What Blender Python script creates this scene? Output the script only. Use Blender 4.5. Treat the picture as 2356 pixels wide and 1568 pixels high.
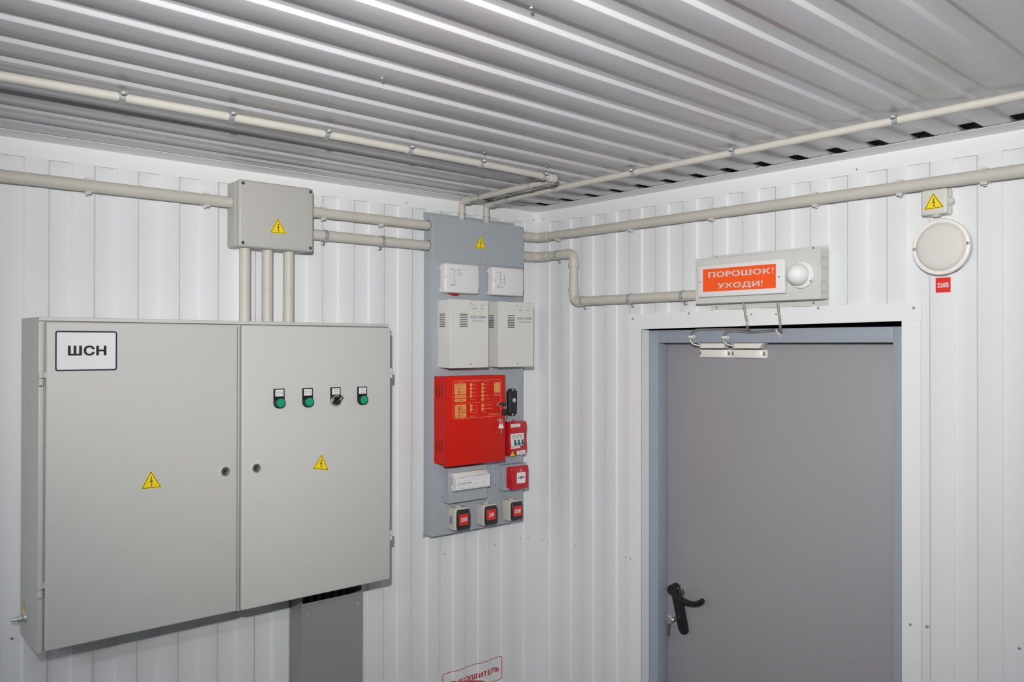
import bpy, bmesh, math
from math import pi, sin, cos, radians, atan2, hypot
from mathutils import Matrix, Vector

for o in list(bpy.data.objects):
    bpy.data.objects.remove(o, do_unlink=True)
SC = bpy.context.scene
COL = SC.collection

# ------------------------------------------------------------------ camera
cd = bpy.data.cameras.new('camera'); cam = bpy.data.objects.new('camera', cd); COL.objects.link(cam)
cd.sensor_width = 36.0; cd.lens = 29.702; cd.clip_start = 0.02; cd.clip_end = 50
rt = Vector((0.75159783, -0.65962031, 0.00132178)); up = Vector((-0.00449276, -0.00311541, 0.99998505)); fw = Vector((0.65960633, 0.75159254, 0.00530506))
M3 = Matrix((rt, up, -fw)).transposed()
cam.matrix_world = Matrix.Translation((-2.3, -2.46756548, 2.0)) @ M3.to_4x4()
SC.camera = cam
SC.view_settings.view_transform = 'Standard'; SC.view_settings.look = 'None'
SC.view_settings.gamma = 1.0; SC.view_settings.use_curve_mapping = False
SC.view_settings.exposure = 0.07

# ------------------------------------------------------------------ light
wd = bpy.data.worlds.new('world'); SC.world = wd; wd.use_nodes = True
wd.node_tree.nodes['Background'].inputs[0].default_value = (0, 0, 0, 1)
def light(name, kind, loc, energy, col=(1, 1, 1), **kw):
    d = bpy.data.lights.new(name, kind); d.energy = energy; d.color = col
    for k, v in kw.items(): setattr(d, k, v)
    o = bpy.data.objects.new(name, d); COL.objects.link(o); o.location = loc
    return o
# the photographer's flash, above and a little left of the lens
fl = light('flash', 'SPOT', (-2.40, -2.47, 2.28), 222, (1.0, 0.985, 0.965), spot_size=radians(98), spot_blend=1.0, shadow_soft_size=0.022)
fl.rotation_euler = Vector((0.72, 0.69, 0.10)).to_track_quat('-Z', 'Y').to_euler()
# a ceiling tube, then two unseen fill lights added to brighten wall and cabinet
for nm, loc, e in (('tube_and_fill', (-3.4, -2.2, 2.49), 18), ('tube_and_fill', (-4.0, -0.8, 2.49), 16), ('tube_and_fill', (-2.4, -2.75, 2.49), 12)):
    a = light(nm, 'AREA', loc, e, (0.93, 0.97, 1.0), shape='RECTANGLE', size=1.2, size_y=0.14)

# ------------------------------------------------------------------ materials
def lin(h):
    h = h.lstrip('#'); c = [int(h[i:i + 2], 16) / 255 for i in (0, 2, 4)]
    return [x / 12.92 if x <= 0.04045 else ((x + 0.055) / 1.055) ** 2.4 for x in c] + [1.0]
def paint(name, hexc, rough=0.45, metal=0.0, spec=0.5, var=0.03, scale=6.0, bump=0.0, bscale=400.0, coat=0.0):
    m = bpy.data.materials.new(name); m.use_nodes = True
    nt = m.node_tree; b = nt.nodes['Principled BSDF']
    c = lin(hexc)
    b.inputs['Roughness'].default_value = rough; b.inputs['Metallic'].default_value = metal
    b.inputs['Specular IOR Level'].default_value = spec
    b.inputs['Coat Weight'].default_value = coat
    tc = nt.nodes.new('ShaderNodeTexCoord'); nz = nt.nodes.new('ShaderNodeTexNoise')
    nz.inputs['Scale'].default_value = scale; nz.inputs['Detail'].default_value = 4
    nt.links.new(tc.outputs['Object'], nz.inputs['Vector'])
    rp = nt.nodes.new('ShaderNodeValToRGB')
    rp.color_ramp.elements[0].position = 0.3; rp.color_ramp.elements[1].position = 0.7
    rp.color_ramp.elements[0].color = [x * (1 - var) for x in c[:3]] + [1]
    rp.color_ramp.elements[1].color = [min(1, x * (1 + var)) for x in c[:3]] + [1]
    nt.links.new(nz.outputs['Fac'], rp.inputs['Fac']); nt.links.new(rp.outputs['Color'], b.inputs['Base Color'])
    if bump > 0:
        n2 = nt.nodes.new('ShaderNodeTexNoise'); n2.inputs['Scale'].default_value = bscale; n2.inputs['Detail'].default_value = 2
        bp = nt.nodes.new('ShaderNodeBump'); bp.inputs['Strength'].default_value = bump; bp.inputs['Distance'].default_value = 0.0005
        nt.links.new(tc.outputs['Object'], n2.inputs['Vector']); nt.links.new(n2.outputs['Fac'], bp.inputs['Height'])
        nt.links.new(bp.outputs['Normal'], b.inputs['Normal'])
    return m
W_WALL = paint('white_sheet_metal', '#e2e4e6', 0.6, spec=0.3, var=0.015, scale=2.5)
W_TRIM = paint('white_trim_metal', '#e8e9ea', 0.5, spec=0.4, var=0.012, scale=2.5)
W_CEIL = paint('ceiling_sheet_metal', '#c0c0c4', 0.24, spec=0.9, var=0.02, scale=2.0)
CAB = paint('cabinet_grey_paint', '#c6c6c2', 0.5, var=0.012, scale=3, bump=0.12, bscale=900)
JB = paint('junction_box_plastic', '#bcbbb5', 0.5, var=0.012, bump=0.05)
PIPE = paint('beige_grey_pvc', '#c9c5bc', 0.5, var=0.035, scale=14)
CLIP = paint('pale_grey_plastic', '#d6d4cf', 0.45)
CLIPW = paint('pipe_clip_plastic', '#dad8d3', 0.45)
PANEL = paint('steel_grey_paint', '#a8afb6', 0.5, var=0.015, scale=4, bump=0.08, bscale=900)
DUCT = paint('duct_grey_paint', '#928f92', 0.45, var=0.02, scale=4, bump=0.08, bscale=900)
DOORG = paint('door_leaf_grey', '#9b999d', 0.38, var=0.012, scale=3, bump=0.1, bscale=900)
FRAMEG = paint('door_frame_grey', '#98a1ad', 0.45, var=0.012, scale=3)
WHITEP = paint('white_plastic', '#e6e5e4', 0.35, var=0.008)
IVORY = paint('warm_white_plastic', '#e9e4dd', 0.32, var=0.008)
RIMW = paint('lamp_rim_white', '#eeebe7', 0.4, var=0.006)
LAMPG = paint('opal_diffuser', '#dad6d1', 0.65, var=0.008)
PSU = paint('power_supply_grey', '#dddcd7', 0.5, var=0.01, bump=0.05, bscale=900)
SIGNBOX = paint('sign_box_grey', '#cfcfca', 0.42, var=0.01)
SOCK = paint('socket_beige', '#cbc8bd', 0.42, var=0.012)
RED = paint('fire_red_paint', '#d41a08', 0.5, spec=0.3, var=0.02, scale=4, bump=0.08, bscale=900)
RED2 = paint('fire_red_plastic', '#c11420', 0.28, var=0.015, coat=0.2)
REDST = paint('red_sticker', '#e02a20', 0.45, var=0.01)
REDTX = paint('red_print', '#b81d1d', 0.5, var=0.02)
ORANGE = paint('orange_film', '#ff5a12', 0.4, var=0.012)
TAN = paint('tan_print', '#e89c52', 0.5, var=0.02)
SALMON = paint('salmon_print', '#ff9a72', 0.5, var=0.02)
PALEPK = paint('pale_grey_print', '#d9c6c4', 0.5)
BLACK = paint('black_plastic', '#17181b', 0.38, var=0.1)
INK = paint('black_ink', '#14151a', 0.6, var=0.1)
NAVY = paint('navy_ink', '#1d1f3d', 0.5, var=0.1)
BLUE = paint('blue_ink', '#2b3a86', 0.5, var=0.05)
GREYTX = paint('grey_ink', '#5d5f66', 0.6)
DARK = paint('dark_opening', '#0b0b0d', 0.8)  # near-black; puts shade into roof void and door gap, also dark details
CHARC = paint('charcoal_rocker', '#2b2c30', 0.4, var=0.05)
YEL = paint('yellow_sticker', '#f4d914', 0.45, var=0.01)
GREENL = paint('green_lens', '#0c9a72', 0.28, var=0.03)
TEAL = paint('teal_toggle', '#12616a', 0.35)
CHROME = paint('chrome', '#e6e6e8', 0.2, metal=0.9, var=0.01)
ZINC = paint('zinc_plated_steel', '#c4c8c8', 0.4, metal=0.65, var=0.05, scale=60)
STEELD = paint('dull_steel', '#8f8f8c', 0.38, metal=1.0, var=0.06, scale=60)
HOSE = paint('metal_hose_steel', '#b3afa8', 0.42, metal=0.7, var=0.05, scale=80)
BRASS = paint('nickel_key', '#c9bda6', 0.3, metal=1.0)
OLIVE = paint('olive_window', '#3a3c34', 0.3)
LABELW = paint('white_label', '#e9e7e9', 0.5, var=0.008)
FLOORM = paint('dark_floor', '#5c5a59', 0.5, var=0.05)
BACKM = paint('far_wall_grey', '#66676a', 0.6, var=0.03)

# ------------------------------------------------------------------ frames (u along the surface, v up, n out of the surface)
def fr(X, Y, Z, O=(0, 0, 0)):
    m = Matrix((X, Y, Z)).transposed().to_4x4(); m.translation = O; return m
LF = fr((1, 0, 0), (0, 0, 1), (0, -1, 0))                 # left wall, plane y = 0
RF = fr((0, -1, 0), (0, 0, 1), (-1, 0, 0))                # right wall, plane x = 0
CF = fr((1, 0, 0), (0, -1, 0), (0, 0, -1), (0, 0, 2.54))  # ceiling
WF = Matrix.Identity(4)

# ------------------------------------------------------------------ text outlines
_tc = {}
def glyphs(s, bold):
    s = s.replace('Р', 'P')                             # the Latin outline of the same letter is the cleaner one
    if (s, bold) in _tc: return _tc[(s, bold)]
    c = bpy.data.curves.new('lettering', 'FONT'); c.body = s; c.resolution_u = 3; c.align_x = 'LEFT'
    c.space_character = 1.0 + bold * 2.2
    o = bpy.data.objects.new('lettering', c); COL.objects.link(o)
    dg = bpy.context.evaluated_depsgraph_get()
    me = bpy.data.meshes.new_from_object(o.evaluated_get(dg))
    fs = [tuple(p.vertices) for p in me.polygons]
    vs = []; nf = []                                    # overlapping strokes of one letter lie a hair apart
    for k, f in enumerate(fs):
        nf.append(tuple(range(len(vs), len(vs) + len(f)))); vs += [(me.vertices[j].co.x, me.vertices[j].co.y, .13 * (k % 7)) for j in f]
    fs = nf
    bpy.data.objects.remove(o); bpy.data.curves.remove(c); bpy.data.meshes.remove(me)
    if bold > 0:                                        # heavier weight: the outline laid down again, shifted a little each way
        k = 8 if bold >= .03 else 4; base, bf = vs, fs; vs, fs = list(base), list(bf)
        for i in range(k):
            a = 2 * pi * i / k + (pi / 4 if k == 4 else 0); n0 = len(vs)
            vs += [(x + bold * cos(a) * 1.2, y + bold * sin(a) * .9, i + 1 + q) for x, y, q in base]; fs += [tuple(n0 + j for j in f) for f in bf]
    _tc[(s, bold)] = (vs, fs); return vs, fs

# ------------------------------------------------------------------ mesh builder
class MB:
    def __init__(s, *mats):
        s.bm = bmesh.new(); s.mats = list(mats); s.mi = 0; s.mat = None
    def use(s, m):
        if m not in s.mats: s.mats.append(m)
        s.mi = s.mats.index(m); return s
    def at(s, m): s.mat = m; return s
    def _take(s, b):
        for f in b.faces: f.material_index = s.mi
        if s.mat is not None: bmesh.ops.transform(b, matrix=s.mat, verts=b.verts)
        me = bpy.data.meshes.new('tmp'); b.to_mesh(me); b.free()
        s.bm.from_mesh(me); bpy.data.meshes.remove(me); return s
    def box(s, u0, u1, v0, v1, n0, n1, bev=0.0, seg=2):
        b = bmesh.new()
        bmesh.ops.create_cube(b, size=1.0)
        for v in b.verts:
            v.co = ((u0 + u1) / 2 + v.co.x * (u1 - u0), (v0 + v1) / 2 + v.co.y * (v1 - v0), (n0 + n1) / 2 + v.co.z * (n1 - n0))
        if bev > 0: bmesh.ops.bevel(b, geom=b.edges[:], offset=bev, segments=seg, profile=0.5, affect='EDGES')
        return s._take(b)
    def faces(s, vs, fs):
        b = bmesh.new(); bv = [b.verts.new(v) for v in vs]
        for f in fs:
            try: b.faces.new([bv[i] for i in f])
            except ValueError: pass
        return s._take(b)
    def prism(s, pts, n0, n1, bev=0.0, seg=2):          # polygon in (u,v), extruded along n
        b = bmesh.new(); k = len(pts)
        lo = [b.verts.new((p[0], p[1], n0)) for p in pts]; hi = [b.verts.new((p[0], p[1], n1)) for p in pts]
        b.faces.new(lo[::-1]); top = b.faces.new(hi)
        for i in range(k): b.faces.new((lo[i], lo[(i + 1) % k], hi[(i + 1) % k], hi[i]))
        if bev > 0: bmesh.ops.bevel(b, geom=top.edges[:], offset=bev, segments=seg, profile=0.5, affect='EDGES')
        return s._take(b)
    def prism_u(s, pts, u0, u1, bev=0.0):               # polygon in (v,n), extruded along u
        b = bmesh.new(); k = len(pts)
        lo = [b.verts.new((u0, p[0], p[1])) for p in pts]; hi = [b.verts.new((u1, p[0], p[1])) for p in pts]
        b.faces.new(lo[::-1]); b.faces.new(hi)
        for i in range(k): b.faces.new((lo[i], lo[(i + 1) % k], hi[(i + 1) % k], hi[i]))
        bmesh.ops.recalc_face_normals(b, faces=b.faces[:])
        if bev > 0: bmesh.ops.bevel(b, geom=b.edges[:], offset=bev, segments=2, profile=0.5, affect='EDGES')
        return s._take(b)
    def prism_v(s, pts, v0, v1, bev=0.0):               # polygon in (u,n), extruded along v
        b = bmesh.new(); k = len(pts)
        lo = [b.verts.new((p[0], v0, p[1])) for p in pts]; hi = [b.verts.new((p[0], v1, p[1])) for p in pts]
        b.faces.new(lo[::-1]); b.faces.new(hi)
        for i in range(k): b.faces.new((lo[i], lo[(i + 1) % k], hi[(i + 1) % k], hi[i]))
        bmesh.ops.recalc_face_normals(b, faces=b.faces[:])
        if bev > 0: bmesh.ops.bevel(b, geom=b.edges[:], offset=bev, segments=2, profile=0.5, affect='EDGES')
        return s._take(b)
    def tube(s, path, r, seg=14, caps=True, radii=None):
        P = [Vector(p) for p in path]; b = bmesh.new(); rings = []
        t0 = (P[1] - P[0]).normalized()
        nrm = t0.cross(Vector((0, 0, 1)));
        if nrm.length < 1e-3: nrm = t0.cross(Vector((0, 1, 0)))
        nrm.normalize(); prev = t0
        for i, p in enumerate(P):
            t = ((P[min(i + 1, len(P) - 1)] - p).normalized() + (p - P[max(i - 1, 0)]).normalized())
            t = t.normalized() if t.length > 1e-9 else prev
            q = prev.rotation_difference(t); nrm = q @ nrm; prev = t
            bi = t.cross(nrm); rr = radii[i] if radii else r
            rings.append([b.verts.new(p + (nrm * cos(2 * pi * k / seg) + bi * sin(2 * pi * k / seg)) * rr) for k in range(seg)])
        for a, c in zip(rings, rings[1:]):
            for k in range(seg): b.faces.new((a[k], a[(k + 1) % seg], c[(k + 1) % seg], c[k]))
        if caps: b.faces.new(rings[0][::-1]); b.faces.new(rings[-1])
        bmesh.ops.recalc_face_normals(b, faces=b.faces[:])
        return s._take(b)
    def cyl(s, p0, p1, r0, r1=None, seg=16):
        return s.tube([p0, p1], r0, seg, True, [r0, r0 if r1 is None else r1])
    def lathe(s, c, prof, seg=24, axis=(0, 0, 1)):      # profile of (radius, height) turned about an axis through c
        q = Vector((0, 0, 1)).rotation_difference(Vector(axis).normalized()); c = Vector(c)
        b = bmesh.new(); rings = []
        for r, h in prof:
            if r < 1e-6: rings.append([b.verts.new(c + q @ Vector((0, 0, h)))])
            else: rings.append([b.verts.new(c + q @ Vector((r * cos(2 * pi * k / seg), r * sin(2 * pi * k / seg), h))) for k in range(seg)])
        for a, d in zip(rings, rings[1:]):
            for k in range(seg):
                k2 = (k + 1) % seg
                if len(a) == 1 and len(d) > 1: b.faces.new((a[0], d[k2], d[k]))
                elif len(d) == 1 and len(a) > 1: b.faces.new((a[k], a[k2], d[0]))
                elif len(a) > 1: b.faces.new((a[k], a[k2], d[k2], d[k]))
        bmesh.ops.recalc_face_normals(b, faces=b.faces[:])
        return s._take(b)
    def poly(s, pts, n):                                # flat print facing out of the surface
        return s.faces([(p[0], p[1], n) for p in pts], [tuple(range(len(pts)))])
    def rect(s, u0, u1, v0, v1, n): return s.poly([(u0, v0), (u1, v0), (u1, v1), (u0, v1)], n)
    def band(s, outer, inner, n):
        k = len(outer); vs = [(p[0], p[1], n) for p in outer] + [(p[0], p[1], n) for p in inner]
        return s.faces(vs, [(i, (i + 1) % k, k + (i + 1) % k, k + i) for i in range(k)])
    def disc(s, u, v, r, n, seg=14): return s.poly([(u + r * cos(2 * pi * k / seg), v + r * sin(2 * pi * k / seg)) for k in range(seg)], n)
    def text(s, t, u0, u1, v0, v1, n, bold=0.0, ang=0.0):
        vs, fs = glyphs(t, bold)
        xs = [p[0] for p in vs]; ys = [p[1] for p in vs]; x0, x1, y0, y1 = min(xs), max(xs), min(ys), max(ys)
        c, d = cos(ang), sin(ang); cu, cv = (u0 + u1) / 2, (v0 + v1) / 2; out = []
        for x, y, lay in vs:
            a = (u0 + (x - x0) / (x1 - x0) * (u1 - u0)) - cu; b = (v0 + (y - y0) / (y1 - y0) * (v1 - v0)) - cv
            out.append((cu + a * c - b * d, cv + a * d + b * c, n + lay * 3.5e-5))
        return s.faces(out, fs)
    def mesh(s, name, off=(0, 0, 0), ang=38):
        off = Vector(off)
        for v in s.bm.verts: v.co -= off
        me = bpy.data.meshes.new(name); s.bm.to_mesh(me); s.bm.free()
        for m in s.mats: me.materials.append(m)
        for p in me.polygons: p.use_smooth = True
        me.set_sharp_from_angle(angle=radians(ang))
        return me

def rr(u0, u1, v0, v1, r, seg=4):
    out = []
    for cu, cv, a0 in ((u1 - r, v0 + r, -90), (u1 - r, v1 - r, 0), (u0 + r, v1 - r, 90), (u0 + r, v0 + r, 180)):
        for i in range(seg + 1):
            a = radians(a0 + 90 * i / seg); out.append((cu + r * cos(a), cv + r * sin(a)))
    return out

def put(o, label, cat, group=None):
    if label: o['label'] = label
    if cat: o['category'] = cat
    if group: o['group'] = group
class Thing:
    """an Empty standing at the thing's base, its parts built in the frame's own coordinates"""
    def __init__(s, name, frame, org, label, cat, group=None, kind=None):
        s.e = bpy.data.objects.new(name, None); COL.objects.link(s.e); s.e.empty_display_size = 0.02
        s.org = Vector(org); s.e.matrix_world = frame @ Matrix.Translation(s.org); put(s.e, label, cat, group)
        if kind: s.e['kind'] = kind
    def part(s, name, mb, parent=None, label=None, ang=38):
        o = bpy.data.objects.new(name, mb.mesh(name, s.org, ang)); COL.objects.link(o); o.parent = parent or s.e
        if label: o['label'] = label
        return o
    def share(s, name, me, loc, parent=None, rot=None):
        """a part that uses a mesh already made, set at loc"""
        o = bpy.data.objects.new(name, me); COL.objects.link(o); o.parent = parent or s.e
        o.location = Vector(loc) - s.org
        if rot: o.rotation_euler = rot
        return o
def solo(name, frame, org, mb, label, cat, group=None):
    o = bpy.data.objects.new(name, mb.mesh(name, org)); COL.objects.link(o); o.matrix_world = frame @ Matrix.Translation(Vector(org))
    put(o, label, cat, group); return o

# a pan-head screw, shared by every fixing in the room (origin on the surface, axis +n)
def screw_mesh(name, r, mat, h=None):
    h = h or r * 0.7; b = MB(mat)
    b.lathe((0, 0, 0), [(r, 0), (r, h * .35), (r * .75, h * .8), (r * .35, h), (0, h)], 12)
    b.use(DARK).box(-r * .5, r * .5, -r * .09, r * .09, h * .85, h * 1.03).box(-r * .09, r * .09, -r * .5, r * .5, h * .85, h * 1.03)
    return b.mesh(name)
SCREW = screw_mesh('screw', 0.0042, ZINC)
SCREWB = screw_mesh('screw_large', 0.0062, ZINC, 0.004)
SCREWC = screw_mesh('screw_bolt', 0.0072, ZINC, 0.0055)
SCREWS = screw_mesh('screw_small', 0.0032, ZINC)
SCREWG = screw_mesh('screw_grey', 0.0042, PANEL)

# ================================================================== SETTING
H = 0.0055         # depth of the ribs in the sheet metal
SCURVE = ((0, 0), (.10, .03), (.24, .16), (.76, .84), (.90, .97), (1, 1))   # rounded bends at both ends of a rib's flank
def profile(darks, lights, lo, hi, first_low, run=0.0068):
    """points (u, n) across a ribbed sheet; at each dark edge the sheet steps in, at each light edge it comes out again"""
    ev = sorted([(d, 'd') for d in darks] + [(l, 'l') for l in lights])
    pts = []; n = None
    for x, k in ev:
        if not lo + .006 < x < hi - .006: continue
        a, b = (0, -H) if k == 'd' else (-H, 0)
        if n is None: pts.append((lo, a))
        pts += [(x - run / 2 + run * t, a + (b - a) * w) for t, w in SCURVE]; n = b
    pts.append((hi, n)); return pts
LD = [-0.1245 , -0.2415, -0.3595, -0.477, -0.6, -0.716, -0.8345, -0.951, -1.066, -1.181, -1.297, -1.412, -1.526, -1.640, -1.751] + [-1.866 - .115 * k for k in range(26)]
LL = [-0.069, -0.183, -0.300, -0.417, -0.536] + [-.661, -.779, -.896, -1.009, -1.124, -1.239, -1.3545, -1.469, -1.583, -1.6955, -1.81] + [-1.924 - .115 * k for k in range(26)]
LPROF = profile(LD, LL, -4.8, 0.0, False)
RD = [.126, .244, .361, .478, .595, .714, .831, .946, 1.062, 1.176, 1.291, 1.404, 1.518, 1.635, 1.751] + [1.867 + .1155 * k for k in range(12)]
RL = [.069, .187, .303, .419, .536, .654, .772, .889, 1.004, 1.119, 1.2335, 1.348, 1.461, 1.579, 1.694] + [1.809 + .1155 * k for k in range(12)]
RPROF = [(u, n) for u, n in [(-q[0], q[1]) for q in profile([-d for d in RD], [-l for l in RL], -3.2, 0.0, False)]][::-1]
def prof_n(prof, u):
    for (a, na), (b, nb) in zip(prof, prof[1:]):
        if a <= u <= b: return na + (nb - na) * ((u - a) / (b - a) if b > a else 0)
    return 0.0
def sheet(prof, spans, mat, z1=2.62, dz=0.5):
    b = MB(mat); vs = []; fs = []
    for (a, na), (c, nc) in zip(prof, prof[1:]):
        cuts = [a] + [x for x in (.532, 1.453) if spans and a < x < c] + [c]
        for p, q in zip(cuts, cuts[1:]):
            f = lambda x: na + (nc - na) * (x - a) / (c - a)
            lo = 2.088 if spans and .532 <= (p + q) / 2 <= 1.453 else 0.0
            i = len(vs); vs += [(p, lo, f(p)), (q, lo, f(q)), (q, z1, f(q)), (p, z1, f(p))]; fs.append((i, i + 1, i + 2, i + 3))
    b.faces(vs, fs); bmesh.ops.remove_doubles(b.bm, verts=b.bm.verts, dist=1e-5)
    return b
def structure(name, frame, mb, ang=30):
    o = bpy.data.objects.new(name, mb.mesh(name, (0, 0, 0), ang)); COL.objects.link(o); o.matrix_world = frame; o['kind'] = 'structure'; return o
wall_l = structure('wall_left', LF, sheet(LPROF, False, W_WALL))
wall_r = structure('wall_right', RF, sheet(RPROF, True, W_WALL))
structure('wall_back', WF, MB(BACKM).box(-4.83, -4.8, -3.25, 0.03, 0, 2.62))
structure('wall_near', WF, MB(BACKM).box(-4.83, 0.03, -3.25, -3.2, 0, 2.62))
structure('floor', WF, MB(FLOORM).box(-4.83, 0.3, -3.25, 0.05, -0.05, 0.0))
structure('roof_void_cover', WF, MB(DARK).box(-4.83, 0.35, -3.25, 0.05, 2.62, 2.65))  # near-black cover; its colour supplies the shade behind the open rib mouths
def screws_on(struct, me, pts):
    for u, v, n in pts:
        o = bpy.data.objects.new('screw', me); COL.objects.link(o); o.parent = struct; o.location = (u, v, n)
screws_on(wall_l, SCREWS, [(-.455, 1.241, -H), (-.221, 1.241, 0), (-.084, 1.243, -H), (-.048, 1.240, 0)])
screws_on(wall_l, SCREW, [(-1.834, 1.251, 0)])
screws_on(wall_r, SCREWS, [(.034, 1.232, 0), (.0635, 1.231, 0), (.206, 1.240, -H), (.460, 1.243, -H)])
screws_on(wall_r, SCREW, [(1.511, 1.260, 0), (1.729, 1.260, -H)])

# ceiling: ribbed sheet running along x, a hair out of square; the rib mouths over the right wall are cut open to show the black cover
CY = [-0.08, -0.209, -0.338, -0.459] + [-0.575 - 0.1167 * k for k in range(24)]
HC = 0.0078
def ceil_sheet():
    b = MB(W_CEIL); run = .0070; SK = 0.03; vs = []; fs = []
    ev = []
    for i, y in enumerate(CY):
        ev.append((y, 'b'))
        nx = CY[i + 1] if i + 1 < len(CY) else y - .1167
        ev.append((y * .57 + nx * .43, 'd'))
    # going from the wall towards the room (-y): 'b' rises from low to recess, 'd' falls back to low
    pts = [(0.06, 2.54)]
    for y, k in ev:
        a, c = (2.54, 2.54 + HC) if k == 'b' else (2.54 + HC, 2.54)
        pts += [(y + run / 2 - run * t, a + (c - a) * w) for t, w in SCURVE]
    pts.append((pts[-1][0] - .3, pts[-1][1]))
    for (y0, z0), (y1, z1) in zip(pts, pts[1:]):
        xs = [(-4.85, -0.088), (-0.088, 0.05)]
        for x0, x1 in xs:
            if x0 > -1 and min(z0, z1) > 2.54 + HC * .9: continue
            sk = lambda x: SK * (x + .3)
            i = len(vs); vs += [(x0, y0 + sk(x0), z0), (x1, y0 + sk(x1), z0), (x1, y1 + sk(x1), z1), (x0, y1 + sk(x0), z1)]; fs.append((i, i + 1, i + 2, i + 3))
    b.faces(vs, fs); bmesh.ops.remove_doubles(b.bm, verts=b.bm.verts, dist=1e-5); bmesh.ops.recalc_face_normals(b.bm, faces=b.bm.faces[:])
    return b
ceil = structure('ceiling', WF, ceil_sheet(), 30)
for x, y in ((-1.373, -1.012), (-.801, -.640), (-.550, -.628), (-1.388, -1.474)):
    o = bpy.data.objects.new('screw', SCREWS); COL.objects.link(o); o.parent = ceil; o.location = (x, y, 2.54); o.rotation_euler = (pi, 0, 0)

# trims along the top of the walls: an upright leg and a leg turned out under the ceiling
def top_trim_mesh(frame_flip, u0, u1, a0, a1):
    b = MB(W_TRIM)
    b.box(u0, u1, 2.485, 2.5305, 0.0, 0.0014)
    vs = []
    for dz in (0, .0013): vs += [(u0, 2.5295 + dz, 0), (u1, 2.5295 + dz, 0), (u1 - a1, 2.5376 + dz, .052), (u0 + a0, 2.5376 + dz, .052)]
    b.faces(vs, [(0, 3, 2, 1), (4, 5, 6, 7), (0, 1, 5, 4), (1, 2, 6, 5), (2, 3, 7, 6), (3, 0, 4, 7)])
    b.tube([(u0 + a0, 2.5383, .052), (u1 - a1, 2.5383, .052)], 0.0011, 6)
    bmesh.ops.recalc_face_normals(b.bm, faces=b.bm.faces[:]); return b
t1 = structure('trim_1', LF, top_trim_mesh(0, -4.8, 0.0, 0, .052))
t2 = structure('trim_2', RF, top_trim_mesh(0, 0.0, 3.2, .0, 0))
screws_on(t1, SCREWS, [(-.629, 2.498, .0014), (-1.9, 2.5, .0014), (-.025, 2.499, .0014)])
screws_on(t2, SCREWS, [(.039, 2.5, .0014), (1.321, 2.497, .0014)])

# door casing: header board, left board with its return, right board
b = MB(W_TRIM).prism([(.478, 2.057), (1.4985, 2.068), (1.4985, 2.117), (.478, 2.110)], 0.002, 0.0045)
t3 = structure('trim_3', RF, b); screws_on(t3, SCREW, [(.501, 2.095, .0045), (.744, 2.107, .0045), (1.206, 2.110, .0045), (1.480, 2.102, .0045)])
b = MB(W_TRIM).box(.480, .538, 0, 2.0595, 0.0005, 0.0025).box(.536, .538, 0, 2.0595, -0.0405, 0.0020)
t4 = structure('trim_4', RF, b); screws_on(t4, SCREWS, [(.489, 1.245, .0025)])
b = MB(W_TRIM).box(1.446, 1.496, 0, 2.0715, 0.0005, 0.0025).box(1.446, 1.448, 0, 2.068, -0.0405, 0.0020)
t5 = structure('trim_5', RF, b); screws_on(t5, SCREW, [(1.469, 1.255, .0025)])

# door
door = Thing('door_1', RF, (.99, 0, -.09), 'grey steel door in a bluish grey frame, with a black lever handle', None, kind='structure')
b = MB(FRAMEG).box(.5385, .578, 0, 2.054, -.10, -.04, .0015).box(1.403, 1.4455, 0, 2.054, -.10, -.04, .0015).box(.578, 1.403, 2.0095, 2.054, -.10, -.04, .0015)
fr_o = door.part('door_frame', b, label='bluish grey steel door frame')
b = MB(DOORG).box(.5795, 1.4015, 0.01, 2.0085, -.14, -.09, .001)
leaf = door.part('door_leaf', b, label='plain grey door leaf')
door.part('gap_shade_plate', MB(DARK).box(.50, 1.49, 0, 2.2, -.17, -.15), label='black plate giving the shade in the gap behind the door frame')  # added backing plate; the shade of the gap is put into its colour
# handle plate hangs a little askew from its spindle
ang = radians(14.5)
Mx = Matrix.Translation((.6215, 1.150, 0)) @ Matrix.Rotation(ang, 4, 'Z')
b = MB(BLACK).at(Mx)
pts = [(0.0205 * cos(radians(a)), 0.0205 * sin(radians(a))) for a in range(0, 181, 20)] + [(.0185 * cos(radians(a)), -.136 + .0185 * sin(radians(a))) for a in range(180, 361, 20)]
b.prism(pts, -.0885, -.078, .003)
plate = door.part('handle_plate', b, label='black plastic handle plate, hanging askew')
b = MB(BLACK)
b.lathe((.6215, 1.151, 0), [(.0175, -.079), (.0175, -.062), (.0155, -.055), (0, -.053)], 20)
lev = [(.6215, 1.149, -.064), (.638, 1.138, -.061), (.656, 1.1275, -.061), (.675, 1.1225, -.061), (.695, 1.1210, -.061), (.714, 1.1225, -.061), (.732, 1.1285, -.061), (.745, 1.137, -.061), (.753, 1.1445, -.061)]
b.tube(lev, .01, 12, True, [.013, .0125, .0115, .0105, .0098, .0094, .0092, .0092, .0078])
door.part('lever', b, plate)
b = MB(CHROME).lathe((.6345, 1.1465, 0), [(.0235, -.0895), (.0225, -.087), (.020, -.0865), (0, -.0865)], 24)
door.part('rose', b, label='bare metal rose showing behind the black plate')
b = MB(CHROME).lathe((.622, 1.046, 0), [(.0085, -.0895), (.0085, -.062), (.006, -.060), (0, -.060)], 16).lathe((.630, 1.028, 0), [(.012, -.0895), (.012, -.087), (0, -.087)], 16)
door.part('lock_cylinder', b, label='chrome lock cylinder')

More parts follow.
